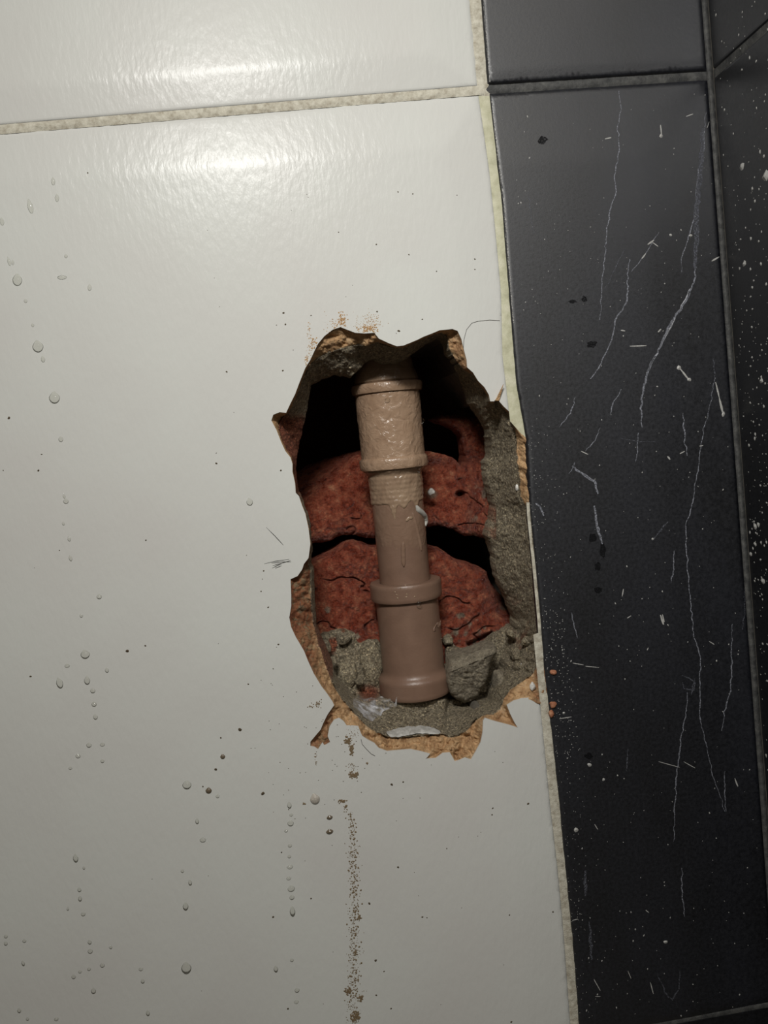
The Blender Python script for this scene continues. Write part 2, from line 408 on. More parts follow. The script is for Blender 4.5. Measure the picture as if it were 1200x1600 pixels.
def main_back(x, y):
    dA = seg_dist(x, y, hole_path, False)
    return np.where(dA < 1.0, 0.8, 8.0)
tile = cdt_sheet(main, pts, white_h, main_back, 'tile', M_WHITE, wall)
tile['label'] = 'large white glazed tile with a broken hole'
up = [(-330,-260), (722,-260)] + resample([p for p in WR if p[1] <= 140], 20, False)[1:-1] + [(747.5, joint_y(747)-5)] + [(x, joint_y(x)-5) for x in range(700, -331, -60)]
rows = off_rows(joint_y, [-o for o in (7, 9, 12, 16, 24, 32, 40, 48, 56, 64, 72, 80, 90, 105, 130)], np.arange(-320, 760, 9))
cols = [(interp_line(WR, y)-o, y) for y in np.arange(-250, 136, 9) for o in (2.5, 5, 9, 14, 20, 28, 36, 44, 52, 60, 68, 76, 84)]
extra = np.array(rows + cols + lattice(np.arange(-320, 700, 16), np.arange(-250, 60, 16), up, 3))
kk = inside(extra[:, 0], extra[:, 1], up) & (seg_dist(extra[:, 0], extra[:, 1], up) > 1.6)
tile_up = cdt_sheet(up, [tuple(p) for p in extra[kk]], lambda x, y: white_h(x, y, False), lambda x, y: 7.5+0*x, 'tile', M_WHITE, wall)
tile_up['label'] = 'white glazed tile above the joint'

def black_h(x, y, top=True):
    x = np.asarray(x, float).ravel(); y = np.asarray(y, float).ravel()
    jy = np.array([joint_y(a) for a in x])
    dt = y-jy-7 if top else jy-7-y
    dl = x-interp_line(BL, y); dr = rightx(y)-6-x; db = bottom_y(x)-6-y if top else 999
    h = .0
    if top:
        b = 1.0*(1-np.clip(np.minimum(dt*1.0, dr)/112, 0, 1))
        h = b
    else: h = 0.5*(1-sstep(0, 26, dt))
    e = np.minimum(np.minimum(dt, dr), np.minimum(dl, db))
    return h + 1.1*np.clip(1-e/6.0, 0, 1)**2
def black_tile(outl, top, ylo, yhi):
    ex = []
    for y in np.arange(ylo, yhi, 8):
        xl = float(interp_line(BL, y)); xr = float(rightx(y)-6)
        ex += [(xl+o, y) for o in (1.8, 3.5, 5.5, 9, 16)] + [(xr-o, y) for o in (1.8, 3.5, 5.5, 9, 16)]
        ex += [(x, y) for x in np.arange(xl+26, xr-22, 9)]
    sg = 1 if top else -1
    ex += off_rows(joint_y, [sg*o for o in (9, 10.5, 12.5, 16, 20, 26, 32)], np.arange(755, 1118, 8))
    ex = np.array(ex); kk = inside(ex[:, 0], ex[:, 1], outl) & (seg_dist(ex[:, 0], ex[:, 1], outl) > 1.2)
    return cdt_sheet(outl, [tuple(p) for p in ex[kk]], lambda x, y: black_h(x, y, top), lambda x, y: 7.5+0*x, 'tile', M_BLACK, wall)
xr = lambda y: float(rightx(y)-6)
bo = resample([(764, 147), (xr(125), joint_y(1106)+7)], 14, False)[:-1] + [(xr(y), y) for y in np.arange(126, 1560, 16)]
yb = 1571
bo += [(xr(yb), bottom_y(xr(yb))-5), (1050, bottom_y(1050)-5), (906, bottom_y(906)-6)]
bo += [p for p in resample(BL, 14, False)[::-1] if 152 < p[1] < 1612]
tb = black_tile(bo, True, 150, 1600); tb['label'] = 'tall black marbled tile with pale veins'
bu = resample([(735,-260), (xr(-260),-260)], 30, False)[:-1] + [(xr(y), y) for y in np.arange(-260, 110, 16)] + [(xr(112), joint_y(1105)-6.5)]
bu += [(x, joint_y(x)-7) for x in range(1090, 770, -15)] + [(761.5, 131)] + [p for p in resample(BL, 14, False)[::-1] if p[1] < 126][:-1]
tu = black_tile(bu, False, -250, 130); tu['label'] = 'black tile above the joint'
# black tile below the bottom joint
bb = [(908, bottom_y(908)+3), (1050, bottom_y(1050)+3), (xr(1575), bottom_y(xr(1575))+3), (xr(1940), 1940), (938, 1940)]
t = cdt_sheet(bb, [], lambda x, y: 1.0+0*x, lambda x, y: 7.0+0*x, 'tile', M_BLACK2, wall)
t['label'] = 'black tile below the bottom joint'
# white tile below
wb = [(-330, bottom_y(-330)+6), (200, bottom_y(200)+6), (894, bottom_y(894)+6), (918, 1940), (-330, 1940)]
cdt_sheet(wb, [], lambda x, y: 1.0+0*x, lambda x, y: 7.0+0*x, 'tile', M_WHITE, wall)

# ---- grout lines: ladder strips with a gently uneven face
def strip(name, left, right, mat, d, amp=.35, seed=3, parent=wall, across=6, step=2.5, dome=-.3):
    n = int(max(math.dist(left[0], left[-1]), 4)/step)
    def rs(pl):
        L = [0]
        for a, b in zip(pl[:-1], pl[1:]): L.append(L[-1]+math.dist(a, b))
        t = np.linspace(0, L[-1], n); return np.interp(t, L, [p[0] for p in pl]), np.interp(t, L, [p[1] for p in pl])
    lx, ly = rs(left); rx_, ry_ = rs(right)
    V = []; 
    for k in range(across+1):
        s = k/across; x = lx*(1-s)+rx_*s; y = ly*(1-s)+ry_*s
        dd = d + amp*fbm(x, y, 12, 4, seed) + dome*math.sin(math.pi*s)
        V.append(P(x, y, dd))
    V = np.stack(V, 1).reshape(-1, 3); w_ = across+1
    Fc = [[i*w_+k, (i+1)*w_+k, (i+1)*w_+k+1, i*w_+k+1] for i in range(n-1) for k in range(across)]
    return mesh_obj(name, V, Fc, mat, parent)
def shift(pl, dx): return [(x+dx, y) for x, y in pl]
jx = lambda a, b, o: [(x, joint_y(x)+o) for x in np.linspace(a, b, 12)]
strip('grout_line', jx(-330, 756, -7), jx(-330, 756, 8), M_GROUT, 1.3, .5)
cutp = lambda pl, a, b: [(float(interp_line(pl, y)), y) for y in np.linspace(a, b, 40)]
strip('grout_line', shift(cutp(WR, -260, 150), -2), shift(cutp(BL, -260, 150), 2), M_GROUT, 1.7, .5)
strip('grout_line', shift(cutp(WR, 150, 658), -2), shift(cutp(BL, 150, 688), 1.5), M_GREENGROUT, 1.0, .25)['label'] = 'yellowed upright grout line above the hole'
strip('grout_line', shift(cutp(WR, 992, 1920), -1), shift(cutp(BL, 986, 1920), 1.5), M_GROUT, 1.0, .35)
strip('grout_line', [(float(interp_line(BL, y))-4.5, y) for y in np.linspace(785, 992, 60)], [(float(interp_line(BL, y))+.5, y) for y in np.linspace(785, 992, 60)], M_GROUT, .9, .6, across=3)['label'] = 'thin remnant of grout along the black tile edge'
strip('grout_line', jx(757, 1112, -8), jx(757, 1112, 8), M_DKGROUT, 2.0, .25, dome=-.5)
strip('grout_line', [(905, bottom_y(905)-6), (1225, bottom_y(1225)-6)], [(905, bottom_y(905)+4), (1225, bottom_y(1225)+4)], M_DKGROUT, 1.6, .2)
strip('grout_line', [(-330, bottom_y(-330)-8), (905, bottom_y(905)-8)], [(-330, bottom_y(-330)+8), (905, bottom_y(905)+8)], M_GROUT, 1.6, .2)
strip('corner_joint', [(xr(y)-1, y) for y in np.linspace(-260, 1940, 40)], [(float(rightx(y))+3, y) for y in np.linspace(-260, 1940, 40)], M_DKGROUT, .4, .4, dome=-.9)

# ---------------------------------------------------------------- the side wall, square to the back wall
side_x = float(P(rightx(700), 700, 0)[0]) + .0004
zt = float(P(1108, joint_y(1108), 0)[2]); zb = float(P(1215, bottom_y(1215), 0)[2])
ztop = float(P(1090, -260, 0)[2]); zbot = float(P(1240, 1940, 0)[2])
# corner follows the joint seen in the photograph
c_top = P(rightx(-260), -260, 0); c_bot = P(rightx(1940), 1940, 0)
def sx(z): return float(c_bot[0] + (c_top[0]-c_bot[0])*(z-c_bot[2])/(c_top[2]-c_bot[2]))
def side_box(name, z0, z1, y0, y1, inset, thick, mat, parent, bev=.0012):
    bm = bmesh.new(); vs = []
    for z in (z0, z1):
        for y in (y0, y1):
            for dx in (inset, thick): vs.append(bm.verts.new((sx(z)+dx, y, z)))
    bm.faces.new([vs[i] for i in (0,2,6,4)]); bm.faces.new([vs[i] for i in (1,5,7,3)])
    bm.faces.new([vs[i] for i in (0,4,5,1)]); bm.faces.new([vs[i] for i in (2,3,7,6)])
    bm.faces.new([vs[i] for i in (0,1,3,2)]); bm.faces.new([vs[i] for i in (4,6,7,5)])
    bmesh.ops.recalc_face_normals(bm, faces=bm.faces)
    if bev: bmesh.ops.bevel(bm, geom=bm.edges[:], offset=bev, segments=3, profile=.6, affect='EDGES')
    me = bpy.data.meshes.new(name); bm.to_mesh(me); bm.free(); me.materials.append(mat)
    return link(bpy.data.objects.new(name, me), parent)
wr = side_box('wall_right', zbot, ztop, -.26, .0085, .0085, .10, M_SUB, None, 0); wr['kind'] = 'structure'
t = side_box('tile', zb+.0015, zt-.0017, -.26, -.0012, 0, .008, M_BLACK2, wr); t['label'] = 'black side tile below the slanting joint, speckled with dried splashes'
t = side_box('tile', zt+.0017, ztop, -.26, -.0012, 0, .008, M_BLACK2, wr); t['label'] = 'black side tile above the slanting joint'
t = side_box('tile', zbot, zb-.0015, -.26, -.0012, 0, .008, M_BLACK2, wr)
side_box('grout_line', zt-.0019, zt+.0019, -.26, -.0005, .0007, .009, M_DKGROUT, wr, .0002)
side_box('grout_line', zb-.0017, zb+.0017, -.26, -.0005, .0007, .009, M_DKGROUT, wr, .0002)

# ---------------------------------------------------------------- broken rim
def warp(x, y, amp, sc, s): return x+amp*fbm(x, y, sc, 3, s), y+amp*fbm(x, y, sc, 3, s+50)
def in_rim(x, y): return inside(x, y, A) | (seg_dist(x, y, A) < 3.2)
def dval_B(x, y): return 6.5 + 0*x
def dval_C(x, y):
    d = np.interp(y, [520, 620, 700, 900, 1040, 1100], [17, 24, 25, 30, 34, 30])
    d = d + 9*sstep(690, 700, x)*(1-sstep(768, 780, x))*sstep(1075, 1090, y)
    return d + 8*sstep(700, 780, x)*sstep(640, 720, y)*(1-sstep(980, 1040, y))
def rimdepth(x, y):
    dA = seg_dist(x, y, A); dB = seg_dist(x, y, B); dC = seg_dist(x, y, CC)
    iB = inside(x, y, B); iA = inside(x, y, A)
    base = white_h(x, y) * (x < 800) + .9
    tA = dA/(dA+dB+1e-6); d1 = base + (6.5-base)*tA**1.25
    tB = dB/(dB+dC+1e-6); d2 = 6.5 + np.minimum((dval_C(x, y)-6.5)*tB**.9, 1.5*dB+.5)
    # the wide face on the right is a flat slope; the ledge at the foot rises evenly
    d = np.where(iB, d2, d1); d = np.where(iA, d, base)
    wA = sstep(0, 5, dA)*iA
    bis = (1.3*fbm(x, y, 13, 4, 5, True)+1.5*fbm(x+.6*y, y, 30, 2, 6, True)+.5*fbm(x-.5*y, y, 6, 2, 7, True))*(~iB) 
    rub = sstep(765, 785, x)*sstep(955, 985, y)
    mor = ((1.7+1.6*rub)*fbm(x, y, 26, 3, 11) + (1.2+.8*rub)*fbm(x, y, 7, 3, 12) - .9*np.clip(fbm(x, y, 4.2, 2, 13), 0, 1) + 2.2*rub*fbm(x, y, 13, 2, 14, True))*sstep(0, 6, dB)*iB
    return np.maximum(d + wA*bis*(1+.7*sstep(1080, 1120, y)) + mor, np.where(iA, .6, .9))
def keep_b(x, y):
    xx, yy = warp(x, y, 1.6, 7, 31)
    return in_rim(x, y) & (~inside(xx, yy, B)) & ~inside(x, y, CC) & ~((x > 812) & (y > 790) & (y < 992))
def keep_m(x, y):
    xx, yy = warp(x, y, 1.6, 7, 31); x2, y2 = warp(x, y, 2.2, 9, 41)
    return (inside(xx, yy, B) | (seg_dist(xx, yy, B) < 2.2) | ((x > 810) & (y > 786) & (y < 996) & (seg_dist(x, y, A) < 14))) & (inside(x, y, A) | ((x > 800) & (seg_dist(x, y, A) < 3))) & ~inside(x2, y2, CC)
def tint_b(x, y):
    n = fbm(x, y, 30, 4, 71)
    z = (1-sstep(475, 520, x))*sstep(860, 880, y)*(1-sstep(1040, 1095, y))
    z2 = sstep(828, 840, x)*sstep(1000, 1040, y)*.8
    z3 = (x < 520)*(y > 1110)*.55
    z4 = sstep(700, 712, x)*(1-sstep(580, 600, y))*.35
    return np.clip(np.maximum(np.maximum(z, z2), np.maximum(z3, z4)) + .35*n, 0, 1)
def tint_m(x, y):
    n = fbm(x, y, 26, 4, 77)
    z = (1-sstep(470, 486, x))*sstep(640, 660, y)*(1-sstep(760, 790, y))*.9
    z2 = sstep(.25, .5, n)*sstep(900, 1000, y)*(x > 770)*.6
    z3 = (x < 520)*sstep(940, 1000, y)*(1-sstep(1050, 1070, y))*.7
    z4 = (x > 745)*(x < 775)*(y > 720)*(y < 850)*sstep(-.2, .4, n)*.7
    return np.clip(z+z2+z3+z4, 0, 1)
rb = heightfield('broken_edge', (415, 500, 862, 1200), 1.1, keep_b, rimdepth, M_BISC, tile, attr=tint_b, label='broken tan edge of the tile body')
rmor = heightfield('mortar_bed', (415, 500, 862, 1200), 1.1, keep_m, rimdepth, M_MORT, wall, skirt=12, attr=tint_m, label='rough grey mortar face inside the hole')

# ---------------------------------------------------------------- hollow bricks inside
U = [(430,760),(455,742),(480,728),(510,716),(560,704),(620,700),(665,704),(690,708),(705,713),(715,720),(722,730),(725,712),(723,695),(720,682),(712,673),(698,665),(684,662),(672,655),(690,648),(715,648),(740,652),(820,660),
 (820,845),(762,843),(752,841),(740,837),(725,839),(712,830),(700,826),(685,821),(670,824),(620,836),(585,842),(560,838),(542,835),(525,840),(515,846),(500,848),(485,850),(430,856)]
Lo = [(430,885),(470,882),(487,876),(507,866),(525,856),(537,847),(550,842),(562,845),(575,851),(586,853),(630,850),(670,853),(690,858),(705,868),(720,878),(740,883),(760,891),(764,905),(775,920),(786,933),(792,945),(830,960),(830,1130),(430,1130)]
def cracks(x, y, sc, s, w=.07):
    """thin dark clefts where a warped noise crosses zero"""
    n = fbm(x+6*fbm(x, y, 20, 3, s+9), y*1.5, sc, 3, s)
    return np.exp(-(n/w)**2)
def dU(x, y):
    e = seg_dist(x, y, U)
    d = 75 - 13*sstep(730, 840, y) + 6*np.exp(-e/6.0)
    d = d - 22*sstep(715, 775, x)*sstep(690, 760, y) - 9*(x > 660)*(1-sstep(700, 730, y))
    q = ((x-462)*.62+(y-800)*.78)
    d = d + 24*(1-sstep(-62, 4, q))*(x < 640)
    rough = .18+.75*sstep(775, 815, y)
    rough = np.maximum(rough, sstep(690, 720, x))
    d = d + rough*(1.1*fbm(x, y, 8, 3, 21) + .8*fbm(x, y, 4, 2, 27) + 1.5*fbm(x, y, 22, 3, 22)) + 1.6*fbm(x, y, 60, 2, 23)
    d = d + 2.6*rough*cracks(x, y, 60, 24, .03)*sstep(0, .25, fbm(x, y, 40, 2, 28))
    g = np.exp(-(((x-719)/6.5)**2+((y-772)/5.0)**2)**2); d = d + 10*g
    return d
def dL(x, y):
    e = seg_dist(x, y, Lo)
    d = 60 + 9*np.exp(-e/8.0) - 8*sstep(900, 1050, y)
    r = .3+.7*sstep(515, 560, x)
    d = d + r*(1.2*fbm(x, y, 9, 3, 61) + .9*fbm(x, y, 4, 2, 67) + 1.4*fbm(x, y, 24, 3, 62)) + 1.8*fbm(x, y, 70, 2, 63)
    d = d + 3.2*cracks(x, y, 55, 64, .03)*sstep(-.1, .25, fbm(x, y, 36, 2, 68))
    c = seg_dist(x, y, [(732,1007),(750,998),(768,990)], False); d = d + 7*np.exp(-(c/3.2)**2)
    d = d + 9*sstep(752, 790, x)*(1-sstep(950, 985, y))
    return d
def tU(x, y):
    n = fbm(x, y, 14, 4, 25)
    return .85*sstep(.15, .4, n)*sstep(725, 755, x)*sstep(740, 770, y) + .8*np.exp(-(((x-675)/8)**2+((y-772)/7)**2)**2)
def tL(x, y):
    n = fbm(x, y, 16, 4, 65)
    z = sstep(.0, .25, n + .5*np.exp(-(((x-727)/32)**2+((y-978)/18)**2)) - .35)
    z = z*sstep(930, 960, y)
    z = np.maximum(z, sstep(.05, .3, n)*(x < 560)*sstep(975, 995, y))
    return .9*z
bu_ = heightfield('brick', (430, 645, 820, 858), 1.2, lambda x, y: inside(*warp(x, y, 1.6, 6, 91), U), dU, M_BRICK, wall, skirt=14, attr=tU, label='upper red hollow brick with rough broken face')
bl_ = heightfield('brick', (430, 838, 830, 1130), 1.2, lambda x, y: inside(*warp(x, y, 1.4, 6, 92), Lo), dL, M_BRICK, wall, skirt=14, attr=tL, label='lower red brick with cracked face')
# the red web seen dimly at the left, and the mortar floor round the pipe's foot
MF = [(490,1000),(505,990),(520,986),(540,984),(556,992),(562,1006),(575,1002),(592,998),(600,1012),(605,1040),(700,1040),(697,1015),(702,1000),(715,1012),(735,1016),(756,1006),(775,990),(800,975),(840,975),(840,1130),(490,1130)]
def dM(x, y):
    d = np.interp(y, [980, 1040, 1084, 1093, 1112], [51, 46, 42, 31, 30])
    d = d + 5*np.exp(-((x-650)/60)**2)*(1-sstep(1084, 1096, y))
    d = d + 11*sstep(694, 702, x)*(1-sstep(764, 776, x))*sstep(1080, 1092, y)
    return d + 1.6*fbm(x, y, 22, 4, 81) + 1.0*fbm(x, y, 7, 3, 82)
def tM(x, y):
    n = fbm(x, y, 18, 4, 85)
    return np.maximum(.9*np.exp(-(((x-577)/17)**2+((y-1083)/13)**2)**2), .9*sstep(.1, .3, n)*(x < 565)*(1-sstep(1015, 1030, y)))
heightfield('mortar_floor', (490, 978, 840, 1130), 1.2, lambda x, y: inside(*warp(x, y, 2.5, 9, 93), MF), dM, M_MORT, wall, skirt=6, attr=tM, label='lumpy mortar packed round the foot of the pipe')

# ---------------------------------------------------------------- stones and crumbs
def rock(name, cx, cy, d, rx, ry, rz, mat, parent=None, seed=0, sub=4, rot=0., amp=.22, flat=None):
    """rx, ry in px (half sizes as seen), rz depth half size in mm"""
    bm = bmesh.new(); bmesh.ops.create_icosphere(bm, subdivisions=sub, radius=1)
    co = np.array([v.co[:] for v in bm.verts]); c = PV(cx, cy, d)
    s = (DIST*1000+d)/F*.001
    n = fbm(co[:, 0]*10+seed*13+co[:, 2]*4, co[:, 1]*10+co[:, 2]*7, 9, 4, seed+3)
    n2 = fbm(co[:, 0]*10-co[:, 2]*5, co[:, 1]*10+seed*7, 3.2, 3, seed+5, True)
    # facet: clamp against a few random planes
    r_ = np.random.default_rng(seed+100)
    R = np.ones(len(co))
    for k in range(9):
        v = unit(r_.normal(size=3)); h = r_.uniform(.66, .92); dt = co@v
        R = np.where(dt > h, np.minimum(R, h/np.maximum(dt, 1e-3)), R)
    R = R*(1 + amp*n*.8 + amp*.3*n2)
    q = co*R[:, None]
    x = q[:, 0]*rx*s; z = q[:, 2]*ry*s; y = q[:, 1]*rz*.001
    ca, sa = math.cos(rot), math.sin(rot); x, z = x*ca-z*sa, x*sa+z*ca
    for v, a, b_, cc in zip(bm.verts, x, y, z): v.co = (a, b_, cc)
    me = bpy.data.meshes.new(name); bm.to_mesh(me); bm.free(); me.materials.append(mat)
    me.polygons.foreach_set('use_smooth', [True]*len(me.polygons))
    o = bpy.data.objects.new(name, me); o.location = c
    return link(o, parent)
M_LUMP = rough_mat('pale_mortar', [(.28, (.12, .10, .065)), (.42, (.42, .355, .25)), (.58, (.58, .51, .37)), (.76, (.75, .67, .52))], 620, 1.0, .0022, .75, 1000, grain=(1200.0, 1.1, .5, .9))
M_CHUNK = rough_mat('damp_mortar_chunk', [(.28, (.16, .135, .095)), (.5, (.34, .295, .22)), (.75, (.52, .46, .35))], 420, 1.0, .002, .6, 900, spec=.5, grain=(1500.0, 1.05, .7, .35))
# the loose chunk: a flat smooth face above, a rough broken face below
bm = bmesh.new()
front = [(701,1030),(712,1022),(728,1020),(745,1013),(760,1006),(776,1009),(777,1018),(771,1028),(766,1040),(764,1056),(757,1072),(748,1086),(738,1096),(724,1099),(711,1093),(702,1083),(698,1068),(700,1050)]
def chunk_depth(x, y):
    ridge = 1052 - (x-700)*.42
    d = np.where(y < ridge, 24+(ridge-y)*.24, 24+(y-ridge)*.13)
    return d + .6*fbm(x, y, 18, 4, 301) + np.where(y > ridge, 1.2*fbm(x, y, 8, 3, 302, True), 0)
def ck(x, y): return inside(*warp(x, y, 2.0, 8, 303), front)
chunk = heightfield('mortar_chunk', (690, 1000, 785, 1105), 1.0, ck, lambda x, y: chunk_depth(x, y)+4*np.exp(-seg_dist(x, y, front)/2.5), M_CHUNK, None, skirt=9)
tag(chunk, 'loose grey mortar chunk wedged right of the pipe foot', 'mortar chunk')
lumps = [(579,1034,48,19,40,6,M_LUMP,.05),(543,1052,46,18,27,6,M_LUMP,-.25),(538,998,48,13,9,5,M_MORT,.2),(563,1064,40,8,7,3.5,M_MORT,.4),
 (780,1064,36,13,19,7,M_CHUNK,.2),(781,1094,33,9,10,5,M_CHUNK,0),(806,1022,27,9,11,5,M_MORT,.3),
 (797,990,36,7,11,5,M_LUMP,.2),(700,1000,52,9,10,5,M_LUMP,0),(706,1018,50,11,10,5,M_MORT,0),(509,1010,40,9,12,5,M_MORT,.2),
 (520,1035,38,7,12,4,M_MORT,-.4),(545,1080,38,11,7,4,M_MORT,-.6),(820,1003,22,7,7,3,M_LUMP,.2)]
for i, (x, y, d, a, b_, c_, m, r_) in enumerate(lumps):
    rock('mortar_lump', x, y, d, a, b_, c_, m, wall, seed=i+1, sub=4, rot=r_)
M_CRUMB = rough_mat('brick_crumb', [(.3, (.22, .07, .04)), (.55, (.40, .17, .09)), (.75, (.5, .33, .2))], 500, .8, .0005, .7, 1200)
for i, (x, y, a, b_, lab) in enumerate([(864,1050,6,5,'tan brick crumb stuck to the black tile edge beside the hole'),(864,1101,7,6,'red brick crumb on the black tile edge below the tan crumb'),(861,1115,5,7,'lowest brown crumb on the black tile edge beside the hole')]):
    o = rock('brick_crumb', x, y, .2, a, b_, 1.5, M_CRUMB, None, seed=60+i, sub=3); tag(o, lab, 'crumb', 'crumbs beside the hole')
M_CHIP = plain('white_chip', (.75, .73, .68), .3)
for i, (x, y, d, a, b_, lab) in enumerate([(832,1072,2.6,4.5,8,'white glaze chip lying on tan break right of mortar chunk'),(808,762,9,3,6,'white glaze chip on mortar beside the tan strip'),(817,1038,19,3.5,3.5,'tiny white chip among rubble right of the mortar chunk'),(674,768,57,6,6,'pale plaster crumb on upper brick right of the pipe')]):
    o = rock('glaze_chip', x, y, d, a, b_, 1.0, M_CHIP, None, seed=80+i, sub=3, amp=.3); tag(o, lab, 'chip')

# ---------------------------------------------------------------- water pipe
def plastic(name, c0, c1, rough, bump, bs, sp=.5):
    m, nt, b = nmat(name); v = coords(nt)
    n = N(nt, 'ShaderNodeTexNoise', Scale=120.0, Detail=5.0, Distortion=.6); nt.links.new(v, n.inputs['Vector'])
    r = ramp(nt, [(.32, c0), (.68, c1)]); nt.links.new(n.outputs['Fac'], r.inputs['Fac']); nt.links.new(r.outputs['Color'], b.inputs['Base Color'])
    nb = N(nt, 'ShaderNodeTexNoise', Scale=bs, Detail=4.0, Distortion=1.2); nt.links.new(v, nb.inputs['Vector'])
    bp = N(nt, 'ShaderNodeBump', Strength=bump, Distance=.0008); nt.links.new(nb.outputs['Fac'], bp.inputs['Height'])
    nt.links.new(bp.outputs['Normal'], b.inputs['Normal'])
    b.inputs['Roughness'].default_value = rough; b.inputs['Specular IOR Level'].default_value = sp
    return m
M_PVC = plastic('brown_pvc', (.185, .112, .078), (.215, .132, .092), .38, .12, 500)
M_PVCW = plastic('wet_smeared_pvc', (.30, .195, .125), (.38, .26, .175), .22, .8, 300)
M_PVCS = plastic('thin_glue', (.205, .128, .088), (.245, .158, .11), .2, .35, 300)
M_GLUE = plastic('tan_glue', (.26, .175, .115), (.34, .24, .16), .22, .6, 260)
PD = 42.0
p_top = PV(604, 605, PD); p_bot = PV(648, 1065, PD)
paxis = (p_bot-p_top); plen = paxis.length; pax = paxis.normalized()
def along(py):     # parameter (m) along the axis for a pixel height on it
    lo, hi = -.3, .6
    for _ in range(40):
        mid = (lo+hi)/2; q = p_top+pax*mid
        if pix(q)[1] < py: lo = mid
        else: hi = mid
    return (lo+hi)/2
def pix(q):
    r = np.array([q.x, q.y+DIST, -(q.z-ZOFF)])   # right, into, down
    xc = r[0]*_v[0]+r[1]*_n[0]+r[2]*_u[0]; yc = r[0]*_v[1]+r[1]*_n[1]+r[2]*_u[1]; zc = r[0]*_v[2]+r[1]*_n[2]+r[2]*_u[2]
    return 600+F*xc/zc, 800+F*yc/zc
e2 = Vector((0, -1, 0)); e1 = e2.cross(pax).normalized(); e2 = pax.cross(e1).normalized()
if e1.x < 0: e1 = -e1
if e2.y > 0: e2 = -e2
def lathe(name, prof, mat, parent, seg=96, disp=None, loc=p_top):
    """prof: (py, radius mm); disp(theta, s_mm) -> mm"""
    V = []; rows_ = len(prof)
    for (py, r) in prof:
        s = along(py)
        th = np.linspace(0, 2*np.pi, seg, endpoint=False)
        rr = np.full(seg, r, float)
        if disp is not None: rr = rr + disp(th, s*1000)
        for k in range(seg):
            V.append((p_top + pax*s + e1*(math.cos(th[k])*rr[k]*.001) + e2*(math.sin(th[k])*rr[k]*.001))[:])
    Fc = [[i*seg+k, i*seg+(k+1) % seg, (i+1)*seg+(k+1) % seg, (i+1)*seg+k] for i in range(rows_-1) for k in range(seg)]
    o = mesh_obj(name, V, Fc, mat, parent, loc=None)
    bm_ = bmesh.new(); bm_.from_mesh(o.data); bmesh.ops.recalc_face_normals(bm_, faces=bm_.faces)
    for e in bm_.edges:
        if len(e.link_faces) == 2 and e.calc_face_angle() > .6: e.smooth = False
    bm_.to_mesh(o.data); bm_.free()
    return o
def dens(prof, step=3.0):
    out = []
    for (a, r0), (b_, r1) in zip(prof[:-1], prof[1:]):
        n = max(1, int(abs(b_-a)/step))
        for k in range(n): out.append((a+(b_-a)*k/n, r0+(r1-r0)*k/n))
    out.append(prof[-1]); return out
root = bpy.data.objects.new('water_pipe', None); C.objects.link(root); root.location = (0, 0, 0)
tag(root, 'brown plastic water pipe with two couplings standing in broken wall', 'pipe')
lathe('pipe', dens([(470,12),(740,12),(900,11.85),(1084,11.85)], 8), M_PVC, root)
def smear(th, s, a=.28, sd=5):
    x = np.cos(th)*12; y = np.sin(th)*12
    return a*fbm(x*1.0+s*.25+40, y+s*.55, 3.2, 3, sd) + a*.5*fbm(x*3+s, s*1.2-y, 2.5, 2, sd+2)
cu = lathe('coupling', dens([(598.5,12.2),(598.5,15.0),(599.5,16.1),(602,16.45),(610,16.4),(613.5,16.1),(614.5,15.0),(650,14.85),(706,14.8),(713,14.9),(715,15.6),(717,16.0),(728,16.05),(731,15.7),(732,14.9),(732,12.2)]), M_PVCW, root, 128,
   lambda th, s: smear(th, s, .30, 5)*np.clip(np.sin(th)+.8, 0, 1))
cu['label'] = 'upper coupling smeared with wet tan glue'
cl = lathe('coupling', dens([(907,12.0),(906,15.6),(907,16.5),(909.5,16.9),(930,16.9),(933,16.5),(934,15.0),(937,14.75),(1000,14.7),(1042,14.75),(1047,15.0),(1053,16.7),(1056,17.05),(1078,17.0),(1081,16.5),(1081.5,12.1)]), M_PVC, root, 128)
cl['label'] = 'lower coupling, clean dull brown'
# thick glue collars
lathe('glue_collar', dens([(560,12.0),(563,12.6),(576,13.4),(588,14.4),(596,15.0),(601,13.5)]), M_GLUE, root, 96, lambda th, s: smear(th, s, .5, 15))
def collar_disp(th, s):
    # radius falls away below a wavy edge with two runs
    s0 = along(784)*1000 + 1.3*fbm(np.cos(th)*22+5, np.sin(th)*22, 14, 2, 55)
    g0 = lambda c, w_, a: a*np.exp(-(((th-c+np.pi) % (2*np.pi)-np.pi)/w_)**2)
    s0 = s0 + g0(1.85, .10, 8.0) + g0(1.45, .16, 2.5) + g0(.9, .12, 3.0)
    fade = sstep(-.9, .5, s-s0)
    return (smear(th, s, .35, 25) + .06*np.sin(s*2.9))*(1-fade) - .95*fade
lathe('glue_collar', dens([(728,14.4),(734,14.2),(738,12.9),(741,12.6),(748,12.7),(776,12.5),(835,12.35)], 1.3), M_GLUE, root, 160, collar_disp)
def smear_disp(th, s):
    s0 = along(850)*1000 + 10*fbm(np.cos(th)*20+7, np.sin(th)*20, 8, 3, 45)
    f = sstep(-5, 1.0, s-s0)
    return .35*smear(th, s, .35, 35)*(1-f) - .3*f
lathe('glue_smear', dens([(778,12.08),(900,12.02)], 1.6), M_PVCS, root, 160, smear_disp)
